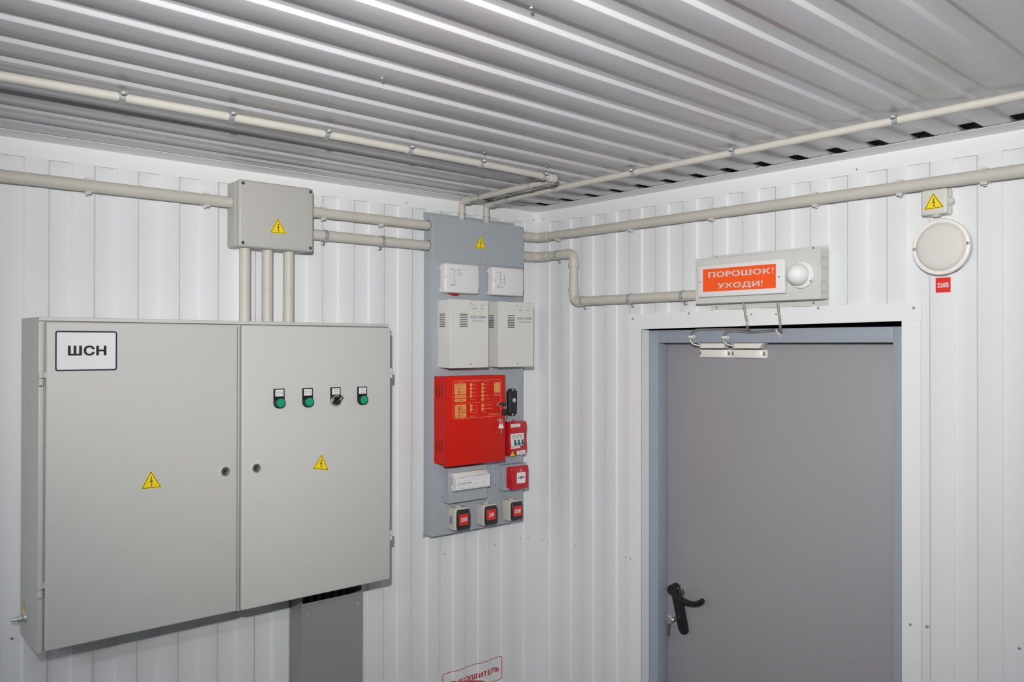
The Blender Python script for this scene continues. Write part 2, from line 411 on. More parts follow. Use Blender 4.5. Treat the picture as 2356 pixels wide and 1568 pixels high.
# ================================================================== helpers for repeated pieces
def triangle(b, apex, bl, br, n, mark=True):
    """yellow warning triangle with a black border and a flash arrow; corners given on the surface"""
    A, L, R = Vector(apex), Vector(bl), Vector(br); c = (A + L + R) / 3
    def tri(k, rnd):
        P = [c + (p - c) * k for p in (L, R, A)]; out = []
        for i in range(3):
            p, q, r = P[i - 1], P[i], P[(i + 1) % 3]
            d1 = (p - q).normalized() * rnd; d2 = (r - q).normalized() * rnd
            for t in (0, .25, .5, .75, 1): out.append(q + d1 * (1 - t) ** 2 + d2 * t ** 2)
        return out
    s = (R - L).length
    b.use(YEL).poly(tri(1.0, s * .035), n)
    b.use(INK).band(tri(.90, s * .02), tri(.81, s * .02), n + .0002)
    ex = (R - L) / 2; ey = A - (L + R) / 2; o = (L + R) / 2
    bolt = [(.10, .64), (.00, .40), (.13, .43), (.05, .22), (.115, .235), (.02, .085), (-.035, .22), (.015, .215), (.03, .36), (-.115, .325), (.02, .64)]
    b.poly([o + ex * x + ey * y for x, y in bolt][::-1], n + .0002)

def clamp(T, P, axis, normal, tab, R, parent=None):
    """pressed steel band round a pipe of radius R, its ear standing off along tab and fixed by a screw"""
    Z = Vector(normal).normalized(); X = Vector(tab).normalized(); Y = Z.cross(X)
    m = Matrix((X, Y, Z)).transposed().to_4x4(); m.translation = Vector(P)
    b = MB(ZINC).at(m)
    b.lathe((0, 0, 0), [(R + .0002, -.0065), (R + .002, -.0065), (R + .002, .0065), (R + .0002, .0065)], 20, (0, 1, 0))
    z0 = -R * .75
    b.box(R * .7, R + .013, -.0065, .0065, z0, z0 + .0016)
    o = T.part('clamp', b, parent)
    s = bpy.data.objects.new('screw', SCREWC if R < .012 else SCREWB); COL.objects.link(s); s.parent = o
    mm = m.copy(); mm.translation = m @ Vector((R + .0075, 0, z0 + .0016)) - T.org; s.matrix_local = mm
    return o
def clip(T, P, axis, normal, tab, R, parent=None):
    """plastic spring clip: foot on the wall, two jaws gripping the pipe"""
    Z = Vector(normal).normalized(); X = Vector(tab).normalized(); Y = Z.cross(X)
    m = Matrix((X, Y, Z)).transposed().to_4x4(); m.translation = Vector(P)
    b = MB(CLIPW).at(m)
    pts = []; A = range(150, 391, 15)
    for a in A: pts.append(((R + .0032) * cos(radians(a)), (R + .0032) * sin(radians(a))))
    for a in reversed(A): pts.append(((R + .0003) * cos(radians(a)), (R + .0003) * sin(radians(a))))
    k = len(pts); vs = [(p[0], -.008, p[1]) for p in pts] + [(p[0], .008, p[1]) for p in pts]
    q = k // 2; fs = []
    for i in range(q - 1):
        j = k - 1 - i
        fs += [(i, i + 1, j - 1, j), (k + i, k + j, k + j - 1, k + i + 1), (i, k + i, k + i + 1, i + 1), (j, j - 1, k + j - 1, k + j)]
    fs += [(0, k - 1, 2 * k - 1, k), (q - 1, k + q - 1, k + q, q)]
    b.faces(vs, fs); bmesh.ops.recalc_face_normals(b.bm, faces=b.bm.faces[:])
    b.box(-.017, .017, -.008, .008, -.026, -R - .0005)
    for sx in (-1, 1):
        b.box(min(sx * (R + .001), sx * (R + .0058)), max(sx * (R + .001), sx * (R + .0058)), -.0080, .0080, .0045, .0065, .0008, 1)
    b.box(R + .0005, R + .0085, -.0050, .0035, -.008, -.004, .0015, 1)
    return T.part('clip', b, parent)
def arc(c, a, bdir, r, n=8, full=90):
    """points of a bend: centre c, starting along a, turning to bdir"""
    return [Vector(c) + Vector(a) * r * cos(radians(full * i / n)) + Vector(bdir) * r * sin(radians(full * i / n)) for i in range(n + 1)]
def collar(b, p, d, R, w=.010):
    d = Vector(d).normalized(); p = Vector(p)
    b.tube([p - d * w, p - d * w * .99, p, p + d * .0005], R, 18, True, [R, R + .0016, R + .0016, R + .0004])

# ================================================================== ELECTRICAL CABINET
cab = Thing('electrical_cabinet', LF, (-1.316, 1.254, 0), 'large light grey two-door electrical cabinet with a ШСН name plate', 'cabinet')
b = MB(CAB)
b.box(-1.815, -.817, 1.256, 2.068, 0, .176, .003)
b.box(-1.8155, -1.8035, 1.258, 2.0575, .174, .188, .002).box(-1.815, -.8175, 2.058, 2.0675, .174, .188, .002)
b.box(-1.8, -.83, 1.2575, 1.262, .174, .183)
body = cab.part('body', b)
d1 = cab.part('cabinet_door', MB(CAB).box(-1.801, -1.3235, 1.262, 2.056, .181, .200, .0045, 3), label='left cabinet door, with the white name plate')
d2 = cab.part('cabinet_door', MB(CAB).box(-1.3115, -.8215, 1.260, 2.056, .181, .200, .0045, 3), label='right cabinet door, with the row of green lamps')
def lock(u, v):
    b = MB(CHROME)
    b.lathe((u, v, 0), [(.0138, .1995), (.0138, .2025), (.0122, .2052), (.0102, .2054), (.0092, .2022)], 28)
    b.use(STEELD).lathe((u, v, 0), [(.0092, .2024), (.0085, .2015), (0, .2015)], 24)
    b.use(DARK).lathe((u - .0005, v, 0), [(.0052, .2018), (.0052, .2021), (0, .2021)], 3)
    b.use(CHROME).lathe((u + .002, v - .002, 0), [(.0022, .2018), (.0022, .2042), (0, .2044)], 12)
    return b
cab.part('door_lock', lock(-1.3595, 1.6535), d1); cab.part('door_lock', lock(-1.2695, 1.654), d2)
N = .2004
b = MB(NAVY); b.band(rr(-1.7822, -1.6405, 1.9360, 2.0345, .006), rr(-1.7785, -1.6442, 1.9397, 2.0308, .003), N + .0003)
b.use(LABELW).poly(rr(-1.7822, -1.6405, 1.9360, 2.0345, .006), N)
b.use(INK).text('ШСН', -1.7540, -1.6660, 1.9735, 1.9985, N + .0004, .034)
cab.part('name_plate', b, d1, label='white name plate with a navy border reading ШСН')
b = MB(YEL); triangle(b, (-1.5565, 1.6755), (-1.5815, 1.6278), (-1.5285, 1.6280), N); cab.part('warning_sticker', b, d1, label='yellow triangle sticker on the left cabinet door')
b = MB(YEL); triangle(b, (-1.0635, 1.6765), (-1.0945, 1.6340), (-1.0405, 1.6258), N); cab.part('warning_sticker', b, d2, label='yellow triangle sticker, slightly turned, on the right cabinet door')
# hinges
def hinge(u, v0, v1, n):
    b = MB(CAB); h = (v1 - v0)
    b.cyl((u, v0, n), (u, v0 + h * .48, n), .0062, seg=14).cyl((u, v0 + h * .52, n), (u, v1, n), .0062, seg=14)
    b.box(u - .004, u + .012 * (1 if u < -1.3 else -1), v0 + h * .55, v1 - .002, n - .004, n + .003) if u < -1.3 else b.box(u - .012, u + .004, v0 + h * .55, v1 - .002, n - .004, n + .003)
    b.use(DARK).cyl((u, v0 - .0015, n), (u, v0 + .0005, n), .004, seg=10)
    return b
for u, v0, v1, n in ((-1.8105, 1.902, 1.936, .190), (-1.8105, 1.393, 1.430, .190), (-.8130, 1.895, 1.928, .187), (-.8130, 1.380, 1.412, .187)):
    cab.part('hinge', hinge(u, v0, v1, n))
b = MB(STEELD).box(-.8165, -.8085, 1.976, 2.034, .166, .176, .0015).use(DARK).box(-.8168, -.8125, 1.974, 2.006, .170, .180)
b.use(CAB).box(-.8100, -.8068, 1.985, 1.995, .168, .176, .001)
cab.part('bracket', b, label='small steel bracket on the right side of the cabinet')
# pilot lamps and selector
def legend_plate(u, top, lines):
    b = MB(NAVY); r = .0165; vc = top - .0405
    pts = [(u + r * cos(radians(a)), vc + r * sin(radians(a))) for a in range(180, 361, 15)] + [(u + .0165, top), (u - .0165, top)]
    b.use(BLACK).prism(pts, .2002, .2045, .0008, 1)
    b.use(LABELW).rect(u - .0128, u + .0128, top - .0218, top - .0030, .2049)
    k = len(lines)
    for i, (t, w) in enumerate(lines):
        c = top - .0124 + ((k - 1) / 2 - i) * .0056
        b.use(GREYTX).text(t, u - w, u + w, c - .0015, c + .0015, .2052, .02)
    return b
def pilot(u, top, lines):
    p = cab.part('indicator_lamp', legend_plate(u, top, lines), None, label='green indicator lamp with black legend plate')
    c = (u, top - .0405, 0)
    cab.part('bezel', MB(BLACK).lathe(c, [(.0152, .2045), (.0152, .208), (.0138, .2085), (.0146, .2125), (.0146, .2145), (.0128, .2150), (.0128, .2135)], 28), p)
    cab.part('lens', MB(GREENL).lathe(c, [(.0129, .2138), (.0127, .2146), (.009, .2158), (0, .2163)], 28), p)
pilot(-1.2018, 1.8752, [('ВКЛЮЧЕНИЕ', .0105), ('КОНТРОЛЯ', .0112)])
pilot(-1.1118, 1.8742, [('ВКЛЮЧЕНИЕ', .0105), ('КОНТРОЛЯ', .0112)])
pilot(-.9270, 1.8728, [('ПИТАНИЕ', .0072), ('РЕЗЕРВНОЙ', .0105), ('СЕТИ', .0080)])
u, top = -1.0195, 1.8735
p = cab.part('selector_switch', legend_plate(u, top, [('ПИТАНИЕ', .0068), ('ОСВЕЩЕНИЯ', .0085), ('АВАРИЙНОЕ', .0080)]), None, label='black selector knob in a chrome ring, white pointer turned to the upper right')
c = (u, top - .0405, 0)
cab.part('ring', MB(CHROME).lathe(c, [(.0165, .2040), (.0165, .2085), (.0148, .2105), (.0132, .2105), (.0132, .207)], 28), p)
m = Matrix.Translation(c) @ Matrix.Rotation(radians(48), 4, 'Z')
b = MB(BLACK).lathe(c, [(.0130, .207), (.0126, .2140), (.0115, .2150), (0, .2150)], 24)
b.at(m).box(-.0125, .0195, -.0048, .0048, .2145, .2235, .0012, 1).use(LABELW).rect(.004, .0180, -.0010, .0010, .2238); b.mat = None
cab.part('knob', b, p)
# earthing stud and its sticker on the left side
b = MB(ZINC)
X = Vector((-1, 0, 0)); st = (-1.815, 1.3155, .066)
b.lathe(st, [(.011, 0), (.0085, .006), (.0055, .009)], 16, X).lathe(st, [(.0095, .009), (.0095, .0115), (0, .0115)], 18, X)
b.lathe(st, [(.0085, .0118), (.0085, .019), (0, .019)], 6, X).lathe(st, [(.0045, .0), (.0045, .032), (.0038, .033), (0, .033)], 12, X)
cab.part('earth_stud', b, label='zinc earthing stud on the left side of the cabinet')
ms = Matrix(((0, 0, -1, -1.8153), (0, 1, 0, 0), (1, 0, 0, 0), (0, 0, 0, 1)))
b = MB(YEL).at(ms); b.use(YEL).poly([(.030, 1.321), (.064, 1.321), (.047, 1.352)], .0003)
b.use(INK).poly([(.045, 1.345), (.049, 1.345), (.045, 1.337), (.050, 1.337), (.0455, 1.326), (.046, 1.334), (.043, 1.334)][::-1], .0005); b.mat = None
cab.part('earth_sticker', b, label='small yellow sticker on the left side of the cabinet')

# ================================================================== DUCT UNDER THE CABINET
du = Thing('cable_duct', LF, (-.958, 0, 0), 'dark grey metal cable duct running down from under the cabinet', 'cable duct')
b = MB(DUCT).box(-1.064, -1.0625, 0, 1.2555, 0, .079).box(-.8535, -.852, 0, 1.2555, 0, .079).box(-1.064, -.852, 0, 1.2, 0, .0015)
du.part('channel', b)
b = MB(DUCT).box(-1.0645, -.8515, 0, 1.2015, .079, .0805, .0005, 1)
cv = du.part('cover', b)
for u, v in ((-1.045, 1.162), (-.8675, 1.163)): du.share('screw', SCREW, (u, v, .0805), cv)
b = MB(BLACK)
for i in range(6): b.tube([(-1.03 + .03 * i, .9, .03), (-1.03 + .03 * i, 1.15, .035), (-1.02 + .028 * i, 1.2555, .04)], .006, 8)
du.part('cables', b, label='dark cables inside the duct')

# ================================================================== LARGE JUNCTION BOX
jb = Thing('junction_box', LF, (-1.153, 2.29, 0), 'large grey junction box above the cabinet with a yellow triangle', 'junction box')
b = MB(JB).box(-1.273, -1.0345, 2.290, 2.4845, 0, .062, .006, 3)
jb.part('base', b)
b = MB(JB).box(-1.2745, -1.033, 2.2885, 2.486, .0635, .090, .008, 3)
for k in range(3):
    v = 2.31 + k * .05; b.mat = None
lid = jb.part('lid', b)
for u, v in ((-1.2620, 2.4745), (-1.0445, 2.4745), (-1.2620, 2.3000), (-1.0445, 2.3005)):
    b = MB(DARK).lathe((u, v, 0), [(.0048, .0905), (.0042, .0903), (0, .0898)], 14).use(STEELD).lathe((u, v, 0), [(.0032, .0902), (.003, .0908), (0, .0908)], 10)
    jb.part('screw', b, lid)
b = MB(YEL); triangle(b, (-1.1520, 2.3830), (-1.1785, 2.3358), (-1.1240, 2.3366), .0904); jb.part('warning_sticker', b, lid)
b = MB(JB)
mm = Matrix(((0, 0, -1, -1.2732), (0, 1, 0, 0), (1, 0, 0, 0), (0, 0, 0, 1)))
for v, n in ((2.425, .028), (2.375, .032), (2.325, .030)):
    b.at(mm).lathe((n, v, 0), [(.0155, .0), (.0155, .0008), (.0142, .0008), (.0142, .0)], 24)
jb.part('knockout', b)

# ================================================================== CONDUITS ON THE WALLS
RB = .0165; NB = .026
def straight(name, label, p, q, group='wide grey conduits on the walls'):
    T = Thing(name, WF, p, label, 'conduit', group)
    T.part('pipe', MB(PIPE).tube([p, q], RB, 20))
    return T
Y = -NB
T = straight('conduit', 'thick clipped conduit entering the large junction box on its side away from the board', (-4.7, Y, 2.4245), (-1.274, Y, 2.4245), None)
for x in (-1.665, -1.346, -2.2, -2.8): clip(T, (x, Y, 2.4245), (1, 0, 0), (0, -1, 0), (0, 0, -1), RB)
T = straight('conduit', 'upper of the two conduits between junction box and grey mounting board', (-1.0325, Y, 2.424), (-.5515, Y, 2.424), None)
for x in (-.968, -.750): clip(T, (x, Y, 2.424), (1, 0, 0), (0, -1, 0), (0, 0, -1), RB)
T.part('socket', MB(PIPE).cyl((-1.0325, Y, 2.424), (-.985, Y, 2.424), RB + .0012, seg=20))
T = straight('conduit', 'lower conduit with steel clamps between junction box and grey mounting board', (-1.0325, Y, 2.353), (-.5515, Y, 2.353), None)
for x in (-.960, -.746): clamp(T, (x, Y, 2.353), (1, 0, 0), (0, -1, 0), (0, 0, -1), RB)
for x, lb in ((-1.2365, 'third of three vertical pipes above the cabinet, counted from the mounting board'), (-1.1655, 'second of three vertical pipes above the cabinet, counted from the mounting board'), (-1.0960, 'first of three vertical pipes above the cabinet, counted from the mounting board')):
    solo('conduit', WF, (x, -.046, 2.068), MB(PIPE).tube([(x, -.046, 2.0685), (x, -.046, 2.2895)], RB, 20), lb, 'conduit', 'vertical pipes above the cabinet')

# long conduit: out of the board, round the corner, along the right wall
def corner_pipe(T, z, s_end):
    T.part('pipe', MB(PIPE).tube([(-.1195, Y, z), (-.066, Y, z)], RB, 20))
    e = [(-.074, Y, z)] + [tuple(p) for p in arc((-.066, -.066, z), (0, 1, 0), (1, 0, 0), .040, 8)] + [(-.026, -.076, z)]
    b = MB(PIPE).tube(e, RB + .0015, 20)
    collar(b, (-.088, Y, z), (-1, 0, 0), RB + .0018, .012); collar(b, (-.0625, Y, z), (-1, 0, 0), RB + .0018, .005)
    collar(b, (-.026, -.066, z), (0, -1, 0), RB + .0018, .005); collar(b, (-.026, -.092, z), (0, -1, 0), RB + .0018, .012)
    T.part('elbow', b)
T = Thing('conduit', WF, (-NB, -1.0, 2.4245), 'long conduit running round the corner and on above the door and round lamp', 'conduit')
corner_pipe(T, 2.4245, 0)
T.part('pipe', MB(PIPE).tube([(-NB, -.07, 2.4245), (-NB, -3.1, 2.4245)], RB, 20))
for s in (.142, .509, .850, 1.209, 1.453, 1.662, 2.0, 2.4): clip(T, (-NB, -s, 2.4245), (0, 1, 0), (-1, 0, 0), (0, 0, -1), RB)
T = Thing('conduit', WF, (-NB, -.4, 2.165), 'stepped conduit with two elbows leading to the orange warning sign box', 'conduit')
z1, z2 = 2.348, 2.1655; sv = .2275
corner_pipe(T, z1, 0)
T.part('pipe', MB(PIPE).tube([(-NB, -.07, z1), (-NB, -(sv - .02), z1)], RB, 20))
e = [(-NB, -(sv - .036), z1)] + [tuple(p) for p in arc((-NB, -(sv - .026), z1 - .026), (0, 0, 1), (0, -1, 0), .026, 9)] + [(-NB, -sv, z1 - .042)]
b = MB(PIPE).tube(e, RB + .0018, 20); collar(b, (-NB, -(sv - .040), z1), (0, 1, 0), RB + .002, .010); collar(b, (-NB, -sv, z1 - .052), (0, 0, -1), RB + .002, .014)
T.part('elbow', b)
T.part('pipe', MB(PIPE).tube([(-NB, -sv, z1 - .03), (-NB, -sv, z2 + .03)], RB, 20))
e = [(-NB, -sv, z2 + .040)] + [tuple(p) for p in arc((-NB, -(sv + .026), z2 + .026), (0, 1, 0), (0, 0, -1), .026, 9)] + [(-NB, -(sv + .036), z2)]
b = MB(PIPE).tube(e, RB + .0018, 20); collar(b, (-NB, -sv, z2 + .054), (0, 0, 1), RB + .002, .014); collar(b, (-NB, -(sv + .040), z2), (0, -1, 0), RB + .002, .010)
T.part('elbow', b)
T.part('pipe', MB(PIPE).tube([(-NB, -(sv + .02), z2), (-NB, -.8025, z2)], RB, 20))
for s, z in ((.142, z1), (.277, z2), (.509, z2), (.738, z2)): clamp(T, (-NB, -s, z), (0, 1, 0), (-1, 0, 0), (0, 0, -1), RB)

# thin conduits that leave the top of the board and run on under the ceiling
RS = .0100; ZC = 2.5245
def riser(T, x, vx):
    T.part('pipe', MB(PIPE).tube([(x, -.036, 2.4565), (x, -.036, ZC - .03)], RS, 16))
    e = [(x, -.036, ZC - .034)] + [tuple(p) for p in arc((x, -.054, ZC - .018), (0, 1, 0), (0, 0, 1), .018, 8)] + [(x, -.062, ZC)]
    b = MB(PIPE).tube(e, RS + .0015, 16); collar(b, (x, -.036, ZC - .046), (0, 0, -1), RS + .0018, .014); collar(b, (x, -.078, ZC), (0, -1, 0), RS + .0018, .012); collar(b, (x, -.060, ZC), (0, -1, 0), RS + .0018, .004)
    T.part('elbow', b)
T = Thing('conduit', WF, (-.41, -.036, 2.457), 'thin ceiling conduit that turns by an elbow and runs along the ribs above the cabinet', 'conduit')
riser(T, -.410, 0)
cx, cy = -.440, -.562
T.part('pipe', MB(PIPE).tube([(-.410, -.06, ZC), (cx, cy + .014, ZC)], RS, 16))
e = [(cx, cy + .024, ZC)] + [tuple(p) for p in arc((cx - .016, cy + .016, ZC), (1, 0, 0), (0, -1, 0), .016, 8)] + [(cx - .026, cy, ZC)]
b = MB(PIPE).tube(e, RS + .0015, 16); collar(b, (cx - .034, cy, ZC), (-1, 0, 0), RS + .0018, .012); collar(b, (cx - .018, cy, ZC), (-1, 0, 0), RS + .0018, .004); collar(b, (cx, cy + .030, ZC), (0, 1, 0), RS + .0018, .012)
T.part('elbow', b)
pts = [(cx - .01, cy, ZC), (-.7, -.576, ZC), (-1.2, -.584, ZC), (-1.75, -.577, ZC), (-2.2, -.566, ZC), (-4.6, -.560, ZC)]
T.part('pipe', MB(PIPE).tube(pts, RS, 16))
for x in (-.505, -.763, -1.014, -1.264, -1.507, -1.744, -2.0, -2.3):
    yy = next(a[1] + (b_[1] - a[1]) * (x - a[0]) / (b_[0] - a[0]) for a, b_ in zip(pts, pts[1:]) if b_[0] <= x <= a[0])
    clamp(T, (x, yy, ZC), (1, 0, 0), (0, 0, -1), (0, -1, 0), RS)
for y in (-.150, -.43): clamp(T, (-.410 - (y + .06) * -.06, y, ZC), (0, 1, 0), (0, 0, -1), (1, 0, 0), RS)
T = Thing('conduit', WF, (-.295, -.036, 2.457), 'thin ceiling conduit running across the ceiling ribs along the wall with the door', 'conduit')
riser(T, -.295, 0)
pts = [(-.295, -.06, ZC), (-.313, -.20, ZC), (-.330, -.44, ZC), (-.334, -.8, ZC), (-.335, -1.6, ZC), (-.337, -3.1, ZC)]
T.part('pipe', MB(PIPE).tube(pts, RS, 16))
for x, y in ((-.311, -.18), (-.330, -.445), (-.334, -.79), (-.335, -1.144), (-.335, -1.582), (-.336, -2.0)):
    clamp(T, (x, y, ZC), (0, 1, 0), (0, 0, -1), (-1, 0, 0), RS)

# ================================================================== MOUNTING BOARD WITH THE FIRE ALARM DEVICES
bd = Thing('mounting_board', LF, (-.337, 1.326, 0), 'tall steel grey mounting board carrying the fire alarm devices', 'board')
b = MB(PANEL).box(-.553, -.120, 1.327, 2.455, 0, .050, .002)
b.box(-.555, -.127, 2.452, 2.476, 0, .002).box(-.555, -.12, 1.318, 1.335, 0, .002)
board = bd.part('base_panel', b)
for u in (-.50, -.43, -.36, -.30, -.235, -.175): bd.share('screw', SCREWS, (u, 2.466, .002), board)
b = MB(PANEL).box(-.5535, -.1205, 2.2985, 2.4565, .0502, .0525, .001, 1)
cov = bd.part('cover', b)
for u, v in ((-.532, 2.451), (-.336, 2.4505), (-.138, 2.449), (-.534, 2.3135), (-.336, 2.313), (-.137, 2.312)): bd.share('screw', SCREWG, (u, v, .0525), cov)
b = MB(YEL); triangle(b, (-.3355, 2.4055), (-.3630, 2.3560), (-.3070, 2.3568), .0529); bd.part('warning_sticker', b, cov)
for v in (1.8415, 1.786): bd.share('screw', SCREWS, (-.1475, v, .05), board)
for v in (2.424, 2.353): bd.part('pipe_opening', MB(DARK).at(Matrix(((0, 0, -1, -.5531), (0, 1, 0, 0), (1, 0, 0, 0), (0, 0, 0, 1)))).lathe((NB, v, 0), [(.0185, 0), (.0185, .0003), (0, .0003)], 24), board)

# two white control devices
def control_device(u0, u1, v0, v1, label, art):
    T = Thing('control_device', LF, ((u0 + u1) / 2, v0, .05), label, 'control device', 'white control devices')
    b = MB(WHITEP).box(u0, u1, v0, v1, .0502, .085, .006, 3)
    b.box(u0 - .0035, u0 + .004, v0 + .006, v0 + .012, .0502, .058, .001, 1).box(u0 - .0035, u0 + .004, v1 - .018, v1 - .012, .0502, .058, .001, 1)
    c = T.part('case', b)
    b = MB(WHITEP); vm = (v0 + v1) / 2 + .003
    b.box(u0 + .001, u0 + .0145, vm - .0065, vm + .0065, .080, .0862, .002, 2)
    T.part('latch', b, c)
    b = MB(WHITEP).box(u1 - .006, u1 + .0006, v0 + .020, v1 - .018, .062, .0835, .002, 2).use(GREYTX).box(u1 - .002, u1 + .0009, (v0 + v1) / 2 - .004, (v0 + v1) / 2 + .008, .068, .076)
    T.part('side_cover', b, c)
    art(T, c)
def art1(T, c):
    b = MB(WHITEP).box(-.5075, -.4374, 2.2098, 2.2740, .084, .0855, .0004, 1)
    N = .0858
    b.use(INK)
    for i in range(7): b.disc(-.4818, 2.2685 - i * .00775, .0017, N, 10)
    for i, t in enumerate(('ПУСК', 'ПОЖАР', 'НЕИСПР.')):
        v = 2.2685 - i * .0081; b.disc(-.4649, v, .0017, N, 10); w = (.010, .010, .0165)[i]
        b.use(GREYTX).text(t, -.4600, -.4600 + w, v - .0015, v + .0015, N, .01); b.use(INK)
    b.use(GREYTX).text('РАБОТА', -.4995, -.4862, 2.2675, 2.2705, N, .01)
    for i in range(6): b.text(str(i + 1), -.4888, -.4875, 2.2597 - i * .00775, 2.2619 - i * .00775, N, 0)
    b.text('С2000-КПБ', -.4990, -.4715, 2.2118, 2.2160, N, .012)
    T.part('front_label', b, c)
def art2(T, c):
    N = .0858; b = MB(WHITEP).box(-.2900, -.2235, 2.2090, 2.2735, .084, .0855, .0004, 1).use(INK)
    for i in range(6): b.disc(-.2654, 2.2678 - i * .0076, .0017, N, 10)
    for i in range(5): b.disc(-.2483, 2.2603 - i * .0077, .0017, N, 10)
    b.use(GREYTX)
    for i in range(5):
        b.text(str(i + 1), -.2712, -.2698, 2.2590 - i * .0076, 2.2612 - i * .0076, N, 0); b.text(str(i + 6), -.2545, -.2531, 2.2592 - i * .0077, 2.2614 - i * .0077, N, 0)
    b.text('РАБОТА', -.2840, -.2712, 2.2675, 2.2703, N, .01)
    b.text('СИГНАЛ-10', -.2835, -.2540, 2.2142, 2.2186, N, .012)
    T.part('front_label', b, c)
control_device(-.521, -.3675, 2.186, 2.290, 'white alarm control device with red wires sagging under it', art1)
control_device(-.302, -.1500, 2.186, 2.290, 'white alarm control device with two columns of dots and no wires under it', art2)
b = MB(RED2).tube([(-.490, 2.190, .058), (-.478, 2.1835, .062), (-.463, 2.181, .064), (-.448, 2.1825, .062), (-.436, 2.189, .058)], .0036, 10)
b.use(YEL).tube([(-.4465, 2.1835, .064), (-.440, 2.185, .062), (-.434, 2.190, .058)], .0022, 8).use(BLACK).tube([(-.47, 2.190, .055), (-.44, 2.1865, .057), (-.405, 2.188, .056)], .0018, 8)
solo('wire_loop', LF, (-.463, 2.186, .06), b, 'red and yellow wire loop sagging under a white control device', 'wires')

# two power supplies
def power_supply(u0, u1, du, label):
    T = Thing('power_supply', LF, ((u0 + u1) / 2, 1.921, .05), label, 'power supply', 'grey power supplies')
    v0, v1 = 1.9215, 2.160
    b = MB(PSU).box(u0, u1, v0, v1, .0502, .1185, .0008, 1).box(u0 - .0006, u1, v0 - .001, v1 + .001, .110, .120, .0012, 1)
    c = T.part('case', b)
    m = Matrix(((0, 0, -1, u0 - .0004), (0, 1, 0, 0), (1, 0, 0, 0), (0, 0, 0, 1)))
    for i in range(8):
        T.part('vent_slot', MB(NAVY).rect(u0 + du[0], u0 + du[1], 2.1088 - i * .0062, 2.1114 - i * .0062, .1203), c)
        T.part('vent_slot', MB(NAVY).at(m).rect(.060, .0925, 2.1088 - i * .0062, 2.1114 - i * .0062, .0003), c)
    N = .1204; q = u0 + .527; b = MB(BLUE)
    b.text('ББП-20М', q - .4343 - .0005, q - .3675, 2.0965, 2.1055, N, .0)
    T.part('lettering', b, c)
    T.part('caption', MB(GREYTX).text('ELTECHTVER.RU', q - .4285, q - .3700, 2.0855, 2.0890, N, .008), c)
    b = MB(INK).disc(q - .4208, 2.1433, .0018, N, 10); b.disc(q - .3835, 2.1434, .0018, N, 10)
    b.use(NAVY).text('~220 В', q - .4315, q - .4083, 2.1300, 2.1333, N, .012); b.text('12 В', q - .3898, q - .3764, 2.1302, 2.1335, N, .012)
    T.part('indicators', b, c)
    T.share('screw', SCREWS, (q - .4354, 2.1476, .120), c); T.share('screw', SCREWS, (q - .4346, 1.9342, .120), c)
power_supply(-.527, -.352, (.0433, .0778), 'light grey slotted power supply box directly above the red panel')
power_supply(-.304, -.131, (.0433, .0768), 'light grey slotted power supply box overhanging the board edge by the corner')

# red fire control panel
fp = Thing('fire_control_panel', LF, (-.412, 1.58, .05), 'large bright red fire control panel with printed indicator field', 'control panel')
b = MB(RED).box(-.543, -.282, 1.586, 1.891, .0502, .118, .0008, 1)
case = fp.part('case', b)
b = MB(RED).box(-.5445, -.2795, 1.580, 1.8925, .105, .128, .0016, 2)
fdoor = fp.part('panel_door', b)
m = Matrix(((0, 0, -1, -.5434), (0, 1, 0, 0), (1, 0, 0, 0), (0, 0, 0, 1))); 
for n in (.066, .081, .096):
    for v0, v1 in ((1.817, 1.859), (1.628, 1.668)): fp.part('vent_slot', MB(DARK).at(m).rect(n - .0013, n + .0013, v0, v1, .0003), case)
N = .1284; b = MB(TAN)
b.use(SALMON).band(rr(-.5208, -.3004, 1.7440, 1.8768, .006), rr(-.5197, -.3015, 1.7452, 1.8756, .005), N)
b.use(TAN)
for q in ((-.5134, -.4612, 1.8295, 1.8668), (-.5128, -.4610, 1.8163, 1.8264), (-.5126, -.4610, 1.8029, 1.8130), (-.5123, -.4605, 1.7758, 1.7930), (-.5121, -.4604, 1.7622, 1.7748), (-.5118, -.4602, 1.7476, 1.7612)):
    b.poly(rr(*q, .001, 2), N)
b.poly(rr(-.3337, -.3042, 1.8295, 1.8665, .0012, 2), N); b.use(SALMON).band(rr(-.3337, -.3042, 1.8182, 1.8243, .001, 2), rr(-.3331, -.3048, 1.8188, 1.8237, .0008, 2), N)
b.use(REDTX)
for u, v in ((-.4920, 1.8372), (-.4920, 1.7805), (-.4920, 1.7682), (-.4920, 1.7545)): b.poly(rr(u - .0045, u + .0045, v - .0045, v + .0045, .001, 2), N + .0002)
b.use(TAN)
for v in (1.8372, 1.7805): b.poly([(-.4945, v - .0025), (-.4930, v - .0028), (-.4893, v + .0022), (-.4905, v + .0030)], N + .0004)
for v in (1.7682, 1.7545): b.rect(-.4942, -.4925, v - .003, v + .003, N + .0004).rect(-.4914, -.4898, v - .003, v + .003, N + .0004)
b.use(INK)
for v in (1.8622, 1.8508, 1.8210, 1.8077, 1.7882, 1.7682, 1.7545): b.disc(-.5063, v, .0016, N + .0003, 10)
for v in (1.8622, 1.8489, 1.8355): b.disc(-.3278, v, .0016, N + .0003, 10)
b.use(REDTX)
